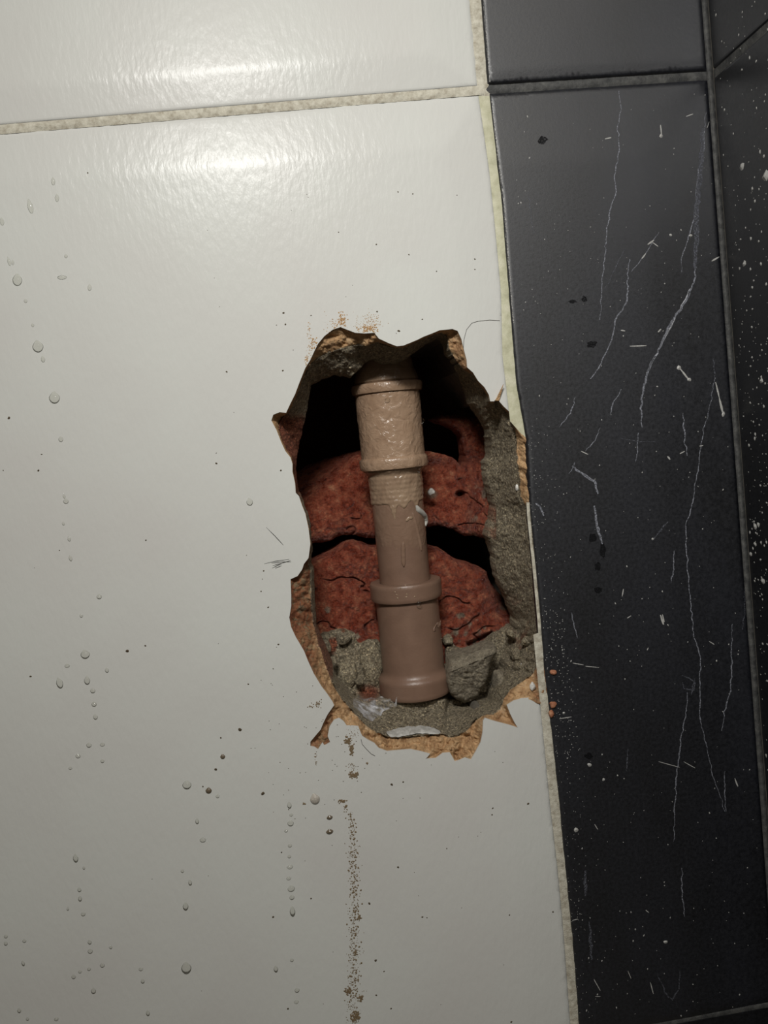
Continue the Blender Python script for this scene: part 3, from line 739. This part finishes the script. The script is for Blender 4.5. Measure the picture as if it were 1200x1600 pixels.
# runs of glue: tapered tubes hugging the pipe
def on_pipe(px, py, r):
    """point on the visible face of a cylinder of radius r mm round the axis at pixel px, py"""
    best = None
    s = along(py); c = p_top+pax*s; cx, cy = pix(c)
    pm = (DIST*1000+PD)/F
    u = max(-.985, min(.985, (px-cx)*pm/r))
    return c + e1*(u*r*.001) + e2*(math.sqrt(1-u*u)*r*.001)
def tube(name, pts3, rads, mat, parent, seg=10, flat=1.0):
    V = []; Fc = []; n = len(pts3)
    for i, p in enumerate(pts3):
        a = pts3[max(i-1, 0)]; b_ = pts3[min(i+1, n-1)]; t = (b_-a).normalized()
        s1 = t.cross(Vector((0, -1, 0))).normalized(); s2 = s1.cross(t).normalized()
        for k in range(seg):
            q = 2*math.pi*k/seg
            V.append((p + s1*math.cos(q)*rads[i] + s2*math.sin(q)*rads[i]*flat)[:])
    for i in range(n-1):
        for k in range(seg): Fc.append([i*seg+k, i*seg+(k+1) % seg, (i+1)*seg+(k+1) % seg, (i+1)*seg+k])
    Fc.append(list(range(seg))[::-1]); Fc.append([(n-1)*seg+k for k in range(seg)])
    o = mesh_obj(name, V, Fc, mat, parent)
    b = bmesh.new(); b.from_mesh(o.data); bmesh.ops.recalc_face_normals(b, faces=b.faces); b.to_mesh(o.data); b.free()
    return o
def run(name, pl, rad, mat, R=12.1, flat=.5):
    pp = resample(pl, 2.5, False); n = len(pp)
    rads = []
    for i in range(n):
        t = i/(n-1); rads.append(rad*.001*(min(1, 4*t+.25))*(min(1, 5*(1-t)+.25)))
    return tube(name, [on_pipe(x, y, R) for x, y in pp], rads, mat, root, 12, flat)
run('glue_run', [(625,842),(625,860),(626,880)], 1.0, M_PVCS, 12.0, .5)
run('glue_run', [(640,800),(646,822),(655,860)], .8, M_PVCS, 12.0, .4)
run('glue_run', [(629,812),(634,807),(641,808)], .7, M_GLUE, 12.1, .5)
for k in range(9):
    x_ = 608+random.random()*34; y_ = random.choice([904, 907, 912, 918, 922])+random.random()*3
    run('glue_bead', [(x_-random.uniform(1, 3), y_), (x_, y_+random.uniform(-1, 1)), (x_+random.uniform(1, 3), y_+.5)], .45, M_GLUE, 16.8 if y_ > 907.5 else 15.2, .7)
M_WGLUE = plastic('whitish_glue', (.36, .35, .31), (.52, .51, .47), .25, .3, 300)
g = run('glue_drip', [(646,789),(650,797),(657,803),(663,810),(665,818),(664,825)], 1.3, M_WGLUE, 12.2, .8); g['label'] = 'whitish drip of glue'
# raised mould marks on the lower coupling
for pl in ([(682,976),(678,974),(674,978),(673,982),(677,982)], [(681,980),(680,973),(682,972),(683,980),(685,973)], [(686,980),(689,972)], [(686,973),(689,981)]):
    run('mould_mark', pl, .30, M_PVC, 14.8, .9)
# droplets
def water():
    m, nt, b = nmat('water'); b.inputs['Base Color'].default_value = (.97, .98, .98, 1)
    # clear skin of water: see-through, with the sharp reflections of its curved face
    lw = N(nt, 'ShaderNodeFresnel', IOR=1.24); gl = N(nt, 'ShaderNodeBsdfGlossy', Roughness=.06)
    tr = N(nt, 'ShaderNodeBsdfTransparent', Color=(.93, .93, .91, 1)); mx = nt.nodes.new('ShaderNodeMixShader')
    nt.links.new(lw.outputs[0], mx.inputs[0]); nt.links.new(tr.outputs[0], mx.inputs[1]); nt.links.new(gl.outputs[0], mx.inputs[2])
    nt.links.new(mx.outputs[0], nt.nodes['Material Output'].inputs['Surface'])
    return m
M_WATER = water()
M_MUDW = plain('muddy_water', (.16, .125, .085), .15)
M_MILK = plain('milky_water', (.50, .46, .40), .12)
def drop_mesh(name, mat):
    bm = bmesh.new(); bmesh.ops.create_uvsphere(bm, u_segments=24, v_segments=14, radius=1)
    for v in bm.verts:
        z = v.co.z; k = 1.0 - .42*sstep(-.1, 1.0, z)   # narrower towards the top, a hanging drop
        v.co.x *= float(k); v.co.y *= float(k)*(1-.25*float(sstep(0, 1, z)))
    me = bpy.data.meshes.new(name); bm.to_mesh(me); bm.free(); me.materials.append(mat)
    me.polygons.foreach_set('use_smooth', [True]*len(me.polygons)); return me
DM = drop_mesh('water_droplet', M_WATER); DMM = drop_mesh('muddy_droplet', M_MUDW); DMK = drop_mesh('milky_droplet', M_MILK)
def drop(px, py, w_, h_, label, group, me=DM, pos=None, name='water_droplet'):
    o = bpy.data.objects.new(name, me); C.objects.link(o)
    p = pos if pos is not None else PV(px, py, float(white_h([px], [py])[0]))
    s = .36/1354
    o.scale = (w_*s, w_*s*.55, h_*s); o.location = p
    o.rotation_euler = (0, math.radians(random.uniform(-8, 8)), 0)
    tag(o, label, 'droplet', group)
    return o
G1 = 'droplets on the white tile'
one = [(27,437,7,9,'clear droplet near left edge of white tile, second from top of its trail'),(47,322,4,11,'long leaning droplet high on the left of white tile'),(59,541,8,9,'large clear droplet upper left, above another large one'),
 (85,621,8,9,'large clear droplet left, below another large one'),(390,784,5,6,'single droplet on white tile left of the hole'),(133,1022,7,7,'droplet at fork of the mid-left trails'),(93,1067,5,9,'long droplet at lower end of the left fork'),
 (136,1063,4.5,7,'droplet just under the fork of the mid-left trails'),(292,1226,7,7,'round droplet lower left of the hole, left of a muddy one'),(291,1512,8,10,'large droplet at bottom, alone below a smaller one'),
 (290,1416,4.5,7,'small long droplet above the large bottom droplet'),(118,1341,4,7,'small long droplet low on left of white tile'),(146,1548,4,5,'small droplet near the bottom left'),(457,1424,4.5,9,'long droplet left of the mud trail, low'),(431,1514,3.5,6,'small droplet at bottom between large droplet and mud trail'),(231,1583,3,5,'small droplet at bottom edge of the photo')]
for x, y, a, b_, lab in one: drop(x, y, a, b_, lab, G1)
ORD = ['first','second','third','fourth','fifth','sixth','seventh','eighth','ninth','tenth','eleventh','twelfth','thirteenth','fourteenth','fifteenth','sixteenth','seventeenth','eighteenth','nineteenth','twentieth','twenty-first']
small = {'faint small droplet at the top left of the white tile': [(83,283,3,6),(89,309,3,6),(3,346,3,6),(14,408,2.5,7),(20,410,2,4),(97,433,7,3),(103,400,2.5,3),(140,449,3,5)],
 'faint small droplet in the upper left trail': [(40,470,2.5,3),(51,508,2,3),(67,561,3,5),(95,686,3.5,4.5)],
 'tiny droplet in the faint mid-left trail': [(100,775,2,4),(103,783,4,4),(99,818,2,3),(108,842,2.5,4),(110,872,2.5,5),(127,962,2.5,3),(155,932,4,4)],
 'small droplet in the trail below the mid-left fork': [(105,1040,4,3),(145,1079,4,4),(147,1100,4,4),(149,1120,3.5,4.5),(167,1047,3,4),(139,1164,4,4),(160,1163,4,3),(122,1181,4,3.5),(160,1189,3,3),(110,1200,3,2.5)],
 'tiny droplet scattered low on the left': [(131,1356,2,3),(124,1390,3,4),(125,1404,3,5),(130,1428,3.5,3.5),(106,1420,2,3),(9,1463,3,3),(9,1474,3,3.5),(140,1472,3,4),(141,1486,4,4),(160,1508,4,3.5),(125,1518,3,2.5),(115,1526,3.5,3.5),(139,1514,3,3),(173,1480,2.5,3),(36,1505,2.5,5),(30,1579,3,4),(43,1592,2.5,3),(88,1592,3.5,3),(38,1470,3,3),(220,1514,3.5,3),(223,1533,3,4)],
 'small droplet between large bottom one and hole': [(308,1283,3,5),(317,1312,5,4),(340,1244,3,3),(285,1361,2.5,3),(297,1379,3,5)],
 'small droplet in the trail left of the mud streak': [(452,1258,3.5,6),(455,1273,3,2.5),(454,1286,5,5),(447,1298,3,2.5),(453,1321,3.5,3),(452,1338,3,3),(453,1354,5,3.5),(451,1372,4,3),(455,1388,6,5),(456,1402,4,4),(456,1500,3,3),(464,1547,4,4),(463,1565,4,3)]}
for lab, L in small.items():
    for i, (x, y, a, b_) in enumerate(sorted(L, key=lambda q: q[1])):
        drop(x, y, a, b_, lab + (', %s from the top' % ORD[i] if i < len(L)-1 else ', lowest of them'), lab.replace('droplet', 'droplets', 1))
drop(492,1248,8,9,'milky white droplet under the hole', 'droplets under the hole', DMK)
for x, y, a, b_, lab in [(326,1235,5,5,'dark muddy droplet, left of the hole foot'),(348,1182,4,4,'small dark muddy droplet above another muddy one'),(515,1277,5,3.5,'upper of two dark muddy droplets beside the streak'),(515,1299,6,4,'lower of two dark muddy droplets beside the streak')]:
    drop(x, y, a, b_, lab, 'muddy droplets', DMM)
for x, y, R, a, lab in [(656,662,15.1,5,'clear droplet on the right side of upper coupling'),(647,934,17.0,4.5,'clear droplet hanging from lower coupling upper rim'),(651,736,14.8,5,'clear droplet under the upper coupling at right'),(688,996,14.9,3.2,'tiny droplet on right side of lower coupling'),(600,627,15.2,4.5,'clear droplet under the upper coupling top rim')]:
    drop(0, 0, a, a, lab, 'droplets on the pipe', DM, pos=on_pipe(x, y, R))

# ---------------------------------------------------------------- marks, dust and mud
def ribbon_geo(pl, wd, d, V, Fc, hfun=None, step=3, jit=.8):
    pp = resample(pl, step, False); n = len(pp); b0 = len(V)
    for i, (x, y) in enumerate(pp):
        a = pp[max(i-1, 0)]; b_ = pp[min(i+1, n-1)]; dx, dy = b_[0]-a[0], b_[1]-a[1]; L = math.hypot(dx, dy)+1e-6
        t = i/(n-1); ww = wd*(.25+.75*math.sin(math.pi*min(max(t, .04), .96))**.5)*(1+.45*float(fbm([x], [y], 9, 2, 9)[0]))
        jx_ = jit*float(fbm([x+50], [y], 7, 2, 8)[0])
        nx_, ny_ = -dy/L*ww/2, dx/L*ww/2
        for s in (-1, 1):
            X = x+jx_+s*nx_; Y = y+s*ny_
            h = (hfun(X, Y) if hfun else 0)
            V.append(P(X, Y, h+d).tolist())
    for i in range(n-1): Fc.append([b0+2*i, b0+2*i+1, b0+2*i+3, b0+2*i+2])
def bh(X, Y): return float(black_h([X], [Y])[0])
M_VEIN = plain('pale_vein', (.27, .28, .32), .6, .3, (.25, 1)); M_VEIN2 = plain('bright_vein', (.55, .56, .60), .6, .3, (.4, 1))
M_FAINT = plain('faint_vein', (.13, .135, .16), .6, .3, (.0, .9))
veins = [([(967,142),(970,170),(965,200),(968,235),(960,275),(962,300),(950,345),(947,380),(943,420),(940,460),(938,500)],1.6,M_VEIN),
 ([(1102,175),(1100,230),(1090,270),(1086,330),(1078,365),(1066,400),(1064,425)],1.8,M_VEIN),([(1098,200),(1095,260),(1088,330),(1088,380),(1086,420)],8,M_FAINT),
 ([(1085,405),(1086,430),(1078,458),(1060,488),(1050,500),(1030,545),(1012,580),(1003,620),(1001,650),(1004,668)],3.2,M_VEIN),([(1080,448),(1058,490),(1030,545),(1010,583)],2.0,M_VEIN2),
 ([(998,676),(996,700),(993,722)],1.5,M_VEIN),([(983,405),(981,430),(980,470),(962,500),(957,525),(950,545),(935,575),(922,592)],2.2,M_VEIN),
 ([(1030,362),(1005,400),(1000,410),(985,425)],1.2,M_VEIN),([(975,390),(955,430),(945,455)],1.2,M_FAINT),
 ([(1117,590),(1110,630),(1100,670),(1095,700),(1085,770),(1078,800),(1071,820),(1072,850),(1075,890),(1078,930),(1083,985),(1090,1015),(1095,1035),(1094,1080),(1093,1115),(1100,1150),(1107,1180),(1113,1210),(1125,1240),(1133,1268)],1.5,M_VEIN),
 ([(1115,560),(1116,590)],1.5,M_FAINT),([(1074,1082),(1072,1110),(1065,1150),(1059,1190),(1055,1250),(1053,1315)],1.6,M_VEIN),([(1144,975),(1143,1050),(1140,1085),(1132,1110),(1128,1142)],1.6,M_VEIN),
 ([(930,790),(933,820),(941,850)],4,M_VEIN),([(899,620),(892,645),(873,667)],1.6,M_VEIN),([(893,728),(910,740),(928,752),(934,772)],4,M_VEIN),([(898,722),(890,740)],1.5,M_VEIN),
 ([(1066,1356),(1065,1395),(1070,1432)],1.6,M_VEIN),([(970,608),(958,630),(953,648)],1.6,M_VEIN),([(938,668),(928,690),(915,705)],1.3,M_VEIN),
 ([(1164,905),(1163,960),(1160,985)],1.6,M_FAINT),([(893,957),(897,975),(902,997)],1.6,M_VEIN),([(1132,1205),(1132,1240),(1135,1268)],1.5,M_VEIN),([(1043,815),(1020,845)],2.5,M_FAINT),
 ([(1053,860),(1052,890),(1049,910)],1.8,M_VEIN),([(826,300),(829,330),(834,365)],1.2,M_FAINT),([(1068,646),(1070,690),(1075,712)],2,M_VEIN),([(1025,690),(1000,690),(970,685)],1.2,M_FAINT),
 ([(1027,1520),(1038,1550),(1050,1563),(1060,1545),(1062,1515)],1.8,M_FAINT),([(915,1360),(914,1400)],5,M_FAINT),([(922,1440),(924,1500)],4,M_FAINT),([(980,1170),(979,1205)],2,M_FAINT),
 ([(836,786),(845,792),(850,806)],2.5,M_VEIN),([(1065,1055),(1078,1060),(1086,1068),(1084,1078),(1068,1076),(1066,1066)],2,M_FAINT),([(1080,1085),(1085,1060)],1.5,M_FAINT)]
for pl, wd, m in veins:
    V = []; Fc = []; ribbon_geo(pl, wd, -.05, V, Fc, bh, 2.5, 2.2); mesh_obj('vein', V, Fc, m, tb, smooth=False)
M_EDGE_GLINT = plain('edge_glint', (.40, .39, .37), .35, .5, (.1, 1))  # pale ribbons paint the lamp's highlight onto the bevelled left edges
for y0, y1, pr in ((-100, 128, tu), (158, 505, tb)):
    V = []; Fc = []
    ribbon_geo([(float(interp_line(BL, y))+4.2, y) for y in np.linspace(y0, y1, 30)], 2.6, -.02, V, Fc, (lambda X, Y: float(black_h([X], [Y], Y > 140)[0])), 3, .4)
    mesh_obj('edge_glint', V, Fc, M_EDGE_GLINT, pr, smooth=False)['label'] = 'painted pale glint along the left edge of the black tile'
M_SPLASH = plain('dried_splash', (.48, .475, .45), .45)
def speck_geo(pts_, V, Fc, hfun, pt=P, seg=7):
    for (x, y, a, b_, r_) in pts_:
        h = hfun(x, y); b0 = len(V); ca, sa = math.cos(r_), math.sin(r_)
        ring = []
        for k in range(seg):
            q = 2*math.pi*k/seg; rr = random.uniform(.75, 1.2); u, v_ = math.cos(q)*a*rr, math.sin(q)*b_*rr
            V.append(pt(x+u*ca-v_*sa, y+u*sa+v_*ca, h-.01).tolist())
        V.append(pt(x, y, h-.06-min(a, b_)*.12).tolist())
        for k in range(seg): Fc.append([b0+k, b0+seg, b0+(k+1) % seg])
strokes = [(1061,574,1077,594,2.6),(1118,597,1124,622,2.2),(1124,622,1130,648,3),(984,541,1010,540,1.8),(1032,961,1037,976,3),(1035,960,1038,972,2),(895,1036,912,1039,1.2),(915,1041,936,1043,1.4),(874,1123,893,1120,1.4),(1028,385,1020,379,2),(1108,190,1105,200,1.2),
 (945,217,955,215,2.2),(1012,382,1022,375,3),(1003,404,1009,396,2),(1112,408,1124,401,2),(1072,182,1083,178,1.8),(1032,195,1034,212,2),(965,85,997,84,.1),(970,516,977,517,2),(1028,519,1033,514,2.4),(1062,709,1070,705,1.8),(1043,713,1047,718,2.5),(908,705,919,710,1.6),
 (1093,697,1099,696,1.6),(1029,1190,1062,1199,1),(1068,1190,1086,1200,1),(929,1288,934,1296,1),(1009,1422,1014,1426,1.4),(928,1530,938,1548,1.2),(930,1557,938,1557,1.4),(1016,1535,1021,1553,1.4),(981,1517,986,1529,1),(1148,1216,1153,1229,1.6),(895,1438,903,1436,1.2),(1007,1460,1005,1463,1.6),(1013,1012,1011,1016,1.6),(974,920,972,932,1.3),(980,966,986,962,1.6),(1108,1002,1116,1007,1.2)]
V = []; Fc = []
for x0, y0, x1, y1, wd in strokes: ribbon_geo([(x0,y0),((x0+x1)/2,(y0+y1)/2),(x1,y1)], wd, -.09, V, Fc, bh, 2, .3)
sp = []
for _ in range(420):
    y = random.uniform(10, 1590); x = random.uniform(float(interp_line(BL, y))+6, xr(y)-5)
    if abs(y-joint_y(x)) < 9: continue
    a = random.choice([.4, .5, .6, .7, 1.0])*(1.0); sp.append((x, y, a, a*random.uniform(.8, 1.8), random.uniform(-.5, .5)))
for _ in range(230):
    y = random.uniform(640, 1590); x = float(interp_line(BL, y))+2+abs(random.gauss(0, 1))*22
    if x < xr(y)-5: sp.append((x, y, .5, .6, 0))
for _ in range(110):
    y = random.uniform(950, 1180); x = float(interp_line(BL, y))+4+random.random()*38; sp.append((x, y, .6, .8, 1))
sp += [(1040,1472,4.2,2.6,0),(921,1195,3.5,2.5,0),(900,1297,4,4,0),(943,1218,2,2.4,.5),(1020,842,2,2,0),(881,1114,2,2,0),(1027,604,1.6,1.2,0),(1061,575,4,3.4,.9),(1077,593,3.4,3,.9),(1130,647,2.6,4,0),(1033,212,2.8,3,0),(1079,368,2.6,1.8,0),(1048,367,2.4,2,.3)]
speck_geo(sp, V, Fc, bh)
o = mesh_obj('dried_specks', V, Fc, M_SPLASH, tb, smooth=False); o['kind'] = 'stuff'
# darker stains on the black tile
M_STAIN = plain('dark_stain', (.003, .003, .004), .7, .2, (.3, 1))
for (x, y, a, b_) in [(913,467,5,5),(895,471,7,3),(925,538,9,6),(926,840,7,9),(942,860,5,12),(934,885,5,7),(935,922,7,6),(848,218,8,7),(920,1182,7,6)]:
    V = []; Fc = []; seg = 14
    for k in range(seg):
        q = 2*math.pi*k/seg; rr = random.uniform(.65, 1.15); X = x+math.cos(q)*a*rr; Y = y+math.sin(q)*b_*rr; V.append(P(X, Y, bh(X, Y)-.03).tolist())
    V.append(P(x, y, bh(x, y)-.04).tolist())
    for k in range(seg): Fc.append([k, seg, (k+1) % seg])
    mesh_obj('stain', V, Fc, M_STAIN, tb)
# splashes on the side wall (real positions on that wall)
V = []; Fc = []
def side_pt(y, z, h=0): 
    return (sx(z)-.00006-h, y, z)
def side_speck(y, z, a, b_):
    b0 = len(V); seg = 7
    for k in range(seg):
        q = 2*math.pi*k/seg; rr = random.uniform(.7, 1.2); V.append(side_pt(y+math.cos(q)*a*rr, z+math.sin(q)*b_*rr))
    V.append(side_pt(y, z, min(a, b_)*.4))
    for k in range(seg): Fc.append([b0+k, (b0+(k+1) % seg) if k < seg-1 else b0, b0+seg])
for _ in range(2600):
    z = random.uniform(zb+.01, ztop); t = random.random()
    y = -.004-abs(random.gauss(.030, .02)); 
    band = math.exp(-((z-1.13)/.09)**2)
    if random.random() > .25+.75*band: continue
    a = random.choice([.12, .15, .2, .2, .3, .45])*.001
    side_speck(y, z, a*1.6, a*random.uniform(.8, 2.0))
for px, py, a in [(1160,260,1.0),(1197,275,1.5),(1163,412,.8),(1190,595,.8),(1180,822,.9),(1192,908,1.0),(1185,820,.7),(1180,850,.7),(1173,866,.7)]:
    r = np.array([(px-600)/F, (py-800)/F, 1]); wx = r@_v; wy = r@_n; wz = -(r@_u)
    t = sx(1.2)/wx
    for _k in range(5): t = sx(ZOFF+wz*t)/wx
    side_speck(-DIST+wy*t, ZOFF+wz*t, a*.0018, a*.0016)
o = mesh_obj('dried_specks', V, Fc, M_SPLASH, wr, smooth=False); o['kind'] = 'stuff'
# white tile: dirt specks, mud streak, pencil marks, hairs
wh = lambda x, y: float(white_h([x], [y])[0])
M_DIRT = plain('brown_dirt', (.10, .075, .045), .7, .2); M_MUD = plain('brown_mud', (.23, .165, .095), .7, .3)
keys = [(338,724,2),(354,581,1.6),(338,708,1),(484,570,1.6),(486,493,1.4),(443,489,1.8),(446,507,1.8),(432,508,1),(442,579,1.6),(589,487,1.8),(623,517,2.2),(439,735,1.6),(660,499,1.5),(714,305,1),(742,405,1.6),(742,421,1.2),(588,382,1.4),(639,398,1.3),(682,424,1.3),(622,300,1.2),(645,303,1.3),(529,363,1.3),
 (48,1057,2),(199,1017,3),(227,1009,1.6),(388,1069,1.6),(375,1140,3),(345,1153,1.6),(337,1202,2.5),(317,1229,1.4),(435,1007,1.8),(427,1045,1.2),(451,1265,1),(427,1433,2),(440,1332,1.5),(450,1576,1.8),(411,1240,3),(612,1226,2.4),(630,1222,1.8),(622,1355,2),(577,1412,2.2),(587,1501,2.6),(600,1518,1.4),(588,1555,1.6),(660,1433,1.8),(667,1434,1.2),(825,1256,2.2),(770,1263,1.6),(769,1273,1.4),(698,1326,1.2),(486,1404,1.6),(611,1576,1.6),(799,1597,2),(864,1425,1.8),(796,1430,1.4),(862,1270,1.5),(412,892,1.4),(408,924,1.4),(419,949,1.6),(228,844,1.4),(14,653,2.6),(410,905,.9),(5,735,1.2),(137,270,1.4),(60,735,2),(65,710,1.4),(93,860,1.2)]
V = []; Fc = []
sp = [(x, y, a, a*.8, random.uniform(-1, 1)) for x, y, a in keys]
for _ in range(60):
    x = random.gauss(580, 170); y = random.uniform(300, 1590)
    if 0 < x < interp_line(WR, y)-8 and not inside([x], [y], A)[0] and seg_dist([x], [y], A)[0] > 4: sp.append((x, y, .7, .6, 0))
for _ in range(60):
    x = random.gauss(500, 55); y = random.gauss(1170, 60)
    if not inside([x], [y], A)[0] and seg_dist([x], [y], A)[0] > 3: sp.append((x, y, .9, .6, 0))
speck_geo(sp, V, Fc, wh)
o = mesh_obj('dirt_specks', V, Fc, M_DIRT, tile, smooth=False); o['kind'] = 'stuff'
V = []; Fc = []; sp = []
for _ in range(800):
    y = random.uniform(1268, 1640); c = np.interp(y, [1250, 1290, 1340, 1430, 1600], [540, 551, 553, 554, 552]); wd = np.interp(y, [1250, 1320, 1600], [5, 8, 11])
    x = c+random.gauss(0, .55)*wd
    a = random.choice([.5, .7, .7, .9, 1.2, 1.6]); sp.append((x, y, a*.9, a*random.uniform(.7, 1.3), random.uniform(-1, 1)))
for (cx, cy, sx_, sy_, n, a) in [(535,1252,5,2,30,1.4),(541,1262,4,4,18,1.2),(543,1157,4,5,55,1.6),(549,1172,3,8,60,1.4),(553,1211,6,4,70,1.5),(549,1198,8,6,30,.8),(545,1550,6,4,45,1.7),(564,1560,3,4,26,1.6),(556,1588,7,6,60,1.8),(562,1434,2,3,14,1.7),(556,1490,3,3,14,1.3),(497,1100,6,4,26,1.2),(485,1104,4,2,12,.9),
      (552,1148,8,8,26,.8),(512,1128,6,10,22,.9),(493,1190,2,14,10,1.2),(476,1255,3,2,6,1.6),(574,1193,1.5,3,8,1.3)]:
    for _ in range(n):
        x = cx+random.gauss(0, .6)*sx_; y = cy+random.gauss(0, .6)*sy_
        if not inside([x], [y], A)[0]: sp.append((x, y, a*random.uniform(.5, 1.2), a*random.uniform(.5, 1.2), random.uniform(-1, 1)))
speck_geo(sp, V, Fc, wh, seg=6)
o = mesh_obj('mud_streak', V, Fc, M_MUD, None, smooth=False)
tag(o, 'thin speckled streak of brown mud running down from the hole', 'mud', kind='stuff')
M_TANDUST = plain('tan_dust', (.50, .31, .15), .8, .2)
V = []; Fc = []; sp = []
for (cx, cy, sx_, sy_, n, a) in [(534,502,5,7,80,1.3),(575,514,8,4,80,1.4),(583,502,10,8,90,.8),(566,505,12,9,60,.6),(522,510,8,8,40,.9),(483,520,2,9,26,.9),(491,535,4,5,40,1.1),(480,562,2,5,24,1.1),(486,545,4,8,30,.8),(760,1120,14,4,12,.6),(556,1134,10,3,14,.8)]:
    for _ in range(n):
        x = cx+random.gauss(0, .8)*sx_; y = cy+random.gauss(0, .8)*sy_
        if not inside([x], [y], A)[0]: sp.append((x, y, a*random.uniform(.4, 1.2), a*random.uniform(.4, 1.2), random.uniform(-1, 1)))
speck_geo(sp, V, Fc, wh, seg=6)
o = mesh_obj('tile_dust', V, Fc, M_TANDUST, None, smooth=False)
tag(o, 'tan crumbs of tile dust along the top of the hole', 'dust', kind='stuff')
M_PENCIL = plain('pencil', (.06, .06, .055), .6, .3)
V = []; Fc = []
for pl in ([(413,881),(430,877),(452,874)], [(424,880),(440,878),(455,878)], [(426,884),(440,880),(454,876)], [(425,888),(435,883),(440,881)], [(430,888),(440,884)], [(416,824),(430,838),(443,852)]):
    ribbon_geo(pl, 1.0, -.03, V, Fc, wh, 3, .2)
mesh_obj('pencil_mark', V, Fc, M_PENCIL, tile, smooth=False)['label'] = 'scribbled pencil strokes left of the hole'
M_HAIR = plain('hair', (.12, .11, .10), .4)
def hair(pl, d, lab, r_=.00011, mat=M_HAIR, nm='hair_strand'):
    pp = resample(pl, 3, False); pts3 = [PV(x, y, wh(x, y)+d) for x, y in pp]
    o = tube(nm, pts3, [r_]*len(pts3), mat, None, 6); tag(o, lab, 'hair' if nm == 'hair_strand' else 'splinter'); return o
hair([(724,545),(725,530),(729,515),(737,505),(746,502),(765,500),(781,501)], -.1, 'fine curved hair on white tile between hole and grout')
hair([(564,1155),(566,1163),(573,1171),(580,1178),(586,1181)], -.1, 'short dark hair curling below the hole on white tile')
hair([(470,950),(469,940)], -.05, 'tiny dark hair beside the hole edge at left')
# sliver of tile at the hole's right shoulder
bm = bmesh.new(); q = [PV(774,626,.2), PV(780,626,.4), PV(787,600,-1.6), PV(781,612,-.6)]
vs = [bm.verts.new(p) for p in q] + [bm.verts.new(p+Vector((0,.0007,0))) for p in q]
for f in ((0,1,2,3),(4,7,6,5),(0,4,5,1),(1,5,6,2),(2,6,7,3),(3,7,4,0)): bm.faces.new([vs[i] for i in f])
me = bpy.data.meshes.new('splinter'); bm.to_mesh(me); bm.free(); me.materials.append(M_BISC)
link(bpy.data.objects.new('splinter', me), tile)
# plaster smear and plastic film at the foot of the hole
M_PLAST = rough_mat('white_plaster', [(.3, (.36, .35, .32)), (.7, (.60, .59, .56))], 400, .6, .0006, .6, 900)
PS = [(604,1146),(618,1140),(640,1136),(660,1135),(678,1139),(690,1145),(684,1149),(650,1147),(625,1152),(608,1152)]
o = heightfield('plaster_smear', (600,1130,696,1156), 1.0, lambda x, y: inside(*warp(x, y, 2, 6, 401), PS), lambda x, y: rimdepth(x, y)-.9-1.1*sstep(0, 5, seg_dist(x, y, PS))+.5*fbm(x, y, 6, 3, 402), M_PLAST, None, skirt=2)
tag(o, 'white plaster smear on the mortar ledge below the pipe', 'plaster')
m, nt, b = nmat('plastic_film'); b.inputs['Base Color'].default_value = (.72, .72, .74, 1); b.inputs['Roughness'].default_value = .2
n = N(nt, 'ShaderNodeTexNoise', Scale=260.0, Detail=4.0); nt.links.new(coords(nt), n.inputs['Vector'])
r = N(nt, 'ShaderNodeMapRange'); r.inputs['From Min'].default_value = .42; r.inputs['From Max'].default_value = .66; r.inputs['To Min'].default_value = .12; r.inputs['To Max'].default_value = .85
nt.links.new(n.outputs['Fac'], r.inputs['Value']); nt.links.new(r.outputs['Result'], b.inputs['Alpha']); M_FILM = m
FS = [(552,1092),(560,1086),(570,1090),(582,1092),(595,1088),(606,1090),(616,1098),(619,1088),(622,1090),(621,1104),(612,1108),(600,1112),(592,1120),(580,1128),(572,1124),(562,1112),(553,1102)]
def fd(x, y): return np.minimum(37, 34.5 - .25*(y-1090)) + 1.8*fbm(x, y, 10, 3, 411, True)
o = heightfield('plastic_scrap', (548,1082,626,1132), 1.0, lambda x, y: inside(*warp(x, y, 3.5, 7, 412), FS), lambda x, y: np.minimum(fd(x, y), rimdepth(x, y)-.6), M_FILM, None)
tag(o, 'crumpled clear plastic scrap left of the pipe foot', 'plastic scrap')
